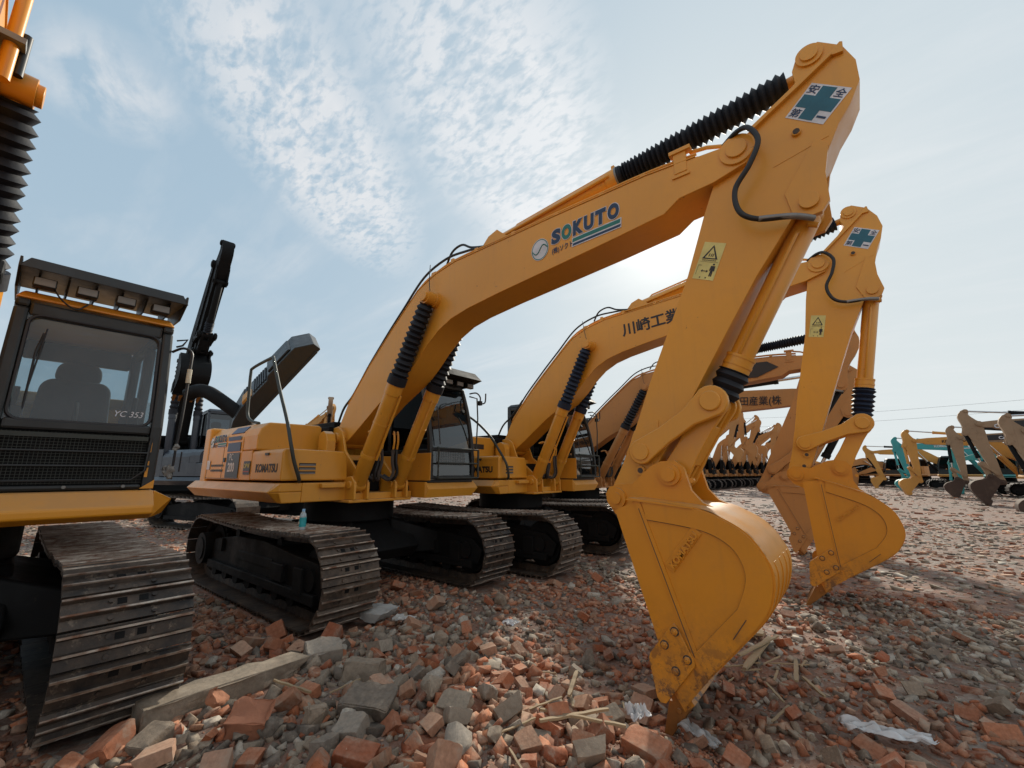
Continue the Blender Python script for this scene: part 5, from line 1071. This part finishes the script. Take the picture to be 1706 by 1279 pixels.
bgl,nt,b=nmat('bottle_plastic'); b.inputs['Base Color'].default_value=(.75,.88,.95,1); b.inputs['Transmission Weight'].default_value=.6; b.inputs['Roughness'].default_value=.15
bo=bt.build('water_bottle',bgl); tag(bo,'small plastic water bottle with a teal label standing on the near track','bottle')
q=MB(); q.lathe((bx,by,bz+.03),(bx,by,bz+.125),[(0,.0345),(1,.0345)],20); q.build('bottle_label',plain('teal_label',(.03,.38,.42),.4),bo)
q=MB(); q.cyl((bx,by,bz+H_*.86),(bx,by,bz+H_*.97),.0155,n=16); q.build('cap',plain('light_blue_cap',(.25,.5,.75),.4),bo)
q=MB(); q.cyl((bx-.01,by-.0345,bz+.07),(bx-.01,by-.0352,bz+.07),.014,n=14); q.build('label_print','cream',bo)
# power cables on the right
for k,(za,zb) in enumerate(((10.2,11.6),(9.0,10.1))):
    pts=[Vector((25-60*i/16.,75+ -8*i/16.,za+(zb-za)*i/16.-1.2*math.sin(math.pi*i/16))) for i in range(17)]
    o=MB().tube(pts,.013,5).build('power_cable','ink'); tag(o,['upper','lower'][k]+' thin overhead cable crossing the sky above the far machines','cable')
# ================================================================== sky, sun, camera
sd=Vector((-.2614,.8360,.4825)).normalized(); el=math.asin(sd.z); az=math.atan2(sd.x,sd.y)
W=bpy.data.worlds.new('World'); S.world=W; W.use_nodes=True; nt=W.node_tree; bg=nt.nodes['Background']
sky=N(nt,'ShaderNodeTexSky'); sky.sky_type='NISHITA'; sky.sun_disc=False; sky.sun_elevation=el; sky.sun_rotation=az; sky.air_density=1.3; sky.dust_density=2.5; sky.ozone_density=2.
tc=N(nt,'ShaderNodeTexCoord'); D_=tc.outputs['Generated']
def vm(op,a,b=None,out=0):
    n=nt.nodes.new('ShaderNodeVectorMath'); n.operation=op
    for i,v in enumerate((a,b)):
        if v is None: continue
        if isinstance(v,bpy.types.NodeSocket): nt.links.new(v,n.inputs[i])
        else: n.inputs[i].default_value=v
    return n.outputs['Value'] if op in('DOT_PRODUCT','LENGTH','DISTANCE') else n.outputs[0]
def ma(op,a,b=0.,c=None):
    n=nt.nodes.new('ShaderNodeMath'); n.operation=op; n.use_clamp=False
    for i,v in enumerate((a,b,c)):
        if v is None: continue
        if isinstance(v,bpy.types.NodeSocket): nt.links.new(v,n.inputs[i])
        else: n.inputs[i].default_value=v
    return n.outputs[0]
sep=nt.nodes.new('ShaderNodeSeparateXYZ'); nt.links.new(D_,sep.inputs[0]); dz=ma('MAXIMUM',sep.outputs[2],0.0)
den=ma('ADD',dz,.10); cmb=nt.nodes.new('ShaderNodeCombineXYZ'); nt.links.new(ma('DIVIDE',sep.outputs[0],den),cmb.inputs[0]); nt.links.new(ma('DIVIDE',sep.outputs[1],den),cmb.inputs[1]); UV=cmb.outputs[0]
def blob(cx,cy,rx,ry,ang,soft=.5):
    "soft elliptical patch on the cloud layer"
    mp=nt.nodes.new('ShaderNodeMapping'); mp.vector_type='TEXTURE'; mp.inputs['Location'].default_value=(cx,cy,0); mp.inputs['Rotation'].default_value=(0,0,ang); mp.inputs['Scale'].default_value=(rx,ry,1); nt.links.new(UV,mp.inputs[0])
    l=vm('LENGTH',mp.outputs[0]); return ramp(nt,l,soft,1.35,(1,1,1,1),(0,0,0,1))
def cn(scale,detail,rough,rot=0.,sx=1.,sy=1.,dist=0.):
    mp=nt.nodes.new('ShaderNodeMapping'); mp.inputs['Rotation'].default_value=(0,0,rot); mp.inputs['Scale'].default_value=(sx,sy,1); nt.links.new(UV,mp.inputs[0])
    n=N(nt,'ShaderNodeTexNoise'); n.inputs['Scale'].default_value=scale; n.inputs['Detail'].default_value=detail; n.inputs['Roughness'].default_value=rough; n.inputs['Distortion'].default_value=dist; nt.links.new(mp.outputs[0],n.inputs['Vector']); return n.outputs['Fac']
ang=R(32)
cell=cn(40,6,.55,ang,.6,1.2,.25); puff=cn(7,8,.6,ang,.8,1.3,.3); big=cn(1.7,7,.6,ang,.7,1.5,.4); wisp=cn(5,8,.62,ang,.25,1.6,.5)
cells=ramp(nt,ma('ADD',ma('MULTIPLY',cell,.62),ma('MULTIPLY',puff,.45)),.43,.57)
patches=ma('MAXIMUM',ma('MAXIMUM',blob(-.62,.78,.66,.31,R(106)),blob(-1.06,.48,.66,.25,R(126))),blob(-.46,1.42,.30,.20,R(20)))
pm=ma('MULTIPLY',patches,ramp(nt,puff,.22,.52)); c1=ma('MULTIPLY',cells,pm)
c2=ma('MULTIPLY',ramp(nt,big,.44,.68),ramp(nt,wisp,.35,.75)); soft=blob(-1.21,.05,.20,.17,0.,.1); c3=ma('MULTIPLY',soft,ramp(nt,puff,.38,.62))
sdn=ma('MAXIMUM',vm('DOT_PRODUCT',D_,tuple(sd)),0.); glow=ma('POWER',sdn,7.); glow2=ma('POWER',sdn,160.); 
veil=ma('ADD',ma('MULTIPLY',ma('POWER',ma('SUBTRACT',1.,dz),5.),.72),ma('MULTIPLY',ramp(nt,vm('DOT_PRODUCT',D_,(.779,.627,0)),-.1,.75),.45))
haze_=ma('MINIMUM',ma('ADD',veil,ma('MULTIPLY',glow,.55)),.95)
rear=ma('MULTIPLY',ramp(nt,vm('DOT_PRODUCT',D_,(.6137,-.7623,.1)),-.25,.6),.5)  # unseen clouds behind the camera, brightened as added fill on the machine fronts
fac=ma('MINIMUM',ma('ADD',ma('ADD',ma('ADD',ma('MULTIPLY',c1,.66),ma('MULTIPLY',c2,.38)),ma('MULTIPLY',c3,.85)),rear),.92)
SKYK=1.
skyc=mix(nt,.93,sky.outputs[0],(2.95,4.0,4.9)); 
base=mix(nt,haze_,skyc,(5.7,6.1,6.15))
cb=ma('ADD',6.2,ma('MULTIPLY',glow,1.2)); cc=nt.nodes.new('ShaderNodeCombineXYZ'); nt.links.new(cb,cc.inputs[0]); nt.links.new(ma('MULTIPLY',cb,1.0),cc.inputs[1]); nt.links.new(ma('MULTIPLY',cb,1.01),cc.inputs[2])
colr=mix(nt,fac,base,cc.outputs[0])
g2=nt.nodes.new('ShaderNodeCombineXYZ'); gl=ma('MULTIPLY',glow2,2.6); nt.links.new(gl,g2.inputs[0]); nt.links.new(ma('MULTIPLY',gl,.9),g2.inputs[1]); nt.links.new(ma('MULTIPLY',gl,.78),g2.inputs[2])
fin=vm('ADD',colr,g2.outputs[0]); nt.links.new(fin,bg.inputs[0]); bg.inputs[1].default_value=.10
L=bpy.data.lights.new('sun','SUN'); L.energy=3.6; L.angle=R(3); L.color=(1.,.93,.80); lo=bpy.data.objects.new('sun',L); COL.objects.link(lo); lo.rotation_euler=(-sd).to_track_quat('-Z','Y').to_euler()
cam=bpy.data.cameras.new('camera'); co=bpy.data.objects.new('camera',cam); COL.objects.link(co); co.location=CAM
fw=Vector((math.cos(YAW)*math.cos(PITCH),math.sin(YAW)*math.cos(PITCH),math.sin(PITCH))); co.rotation_euler=fw.to_track_quat('-Z','Y').to_euler()
cam.sensor_width=36; cam.lens=704.834/1706*36; cam.clip_end=3000; cam.clip_start=.05; S.camera=co
S.view_settings.view_transform='Standard'; S.view_settings.look='None'; S.view_settings.exposure=.42; S.view_settings.gamma=1.
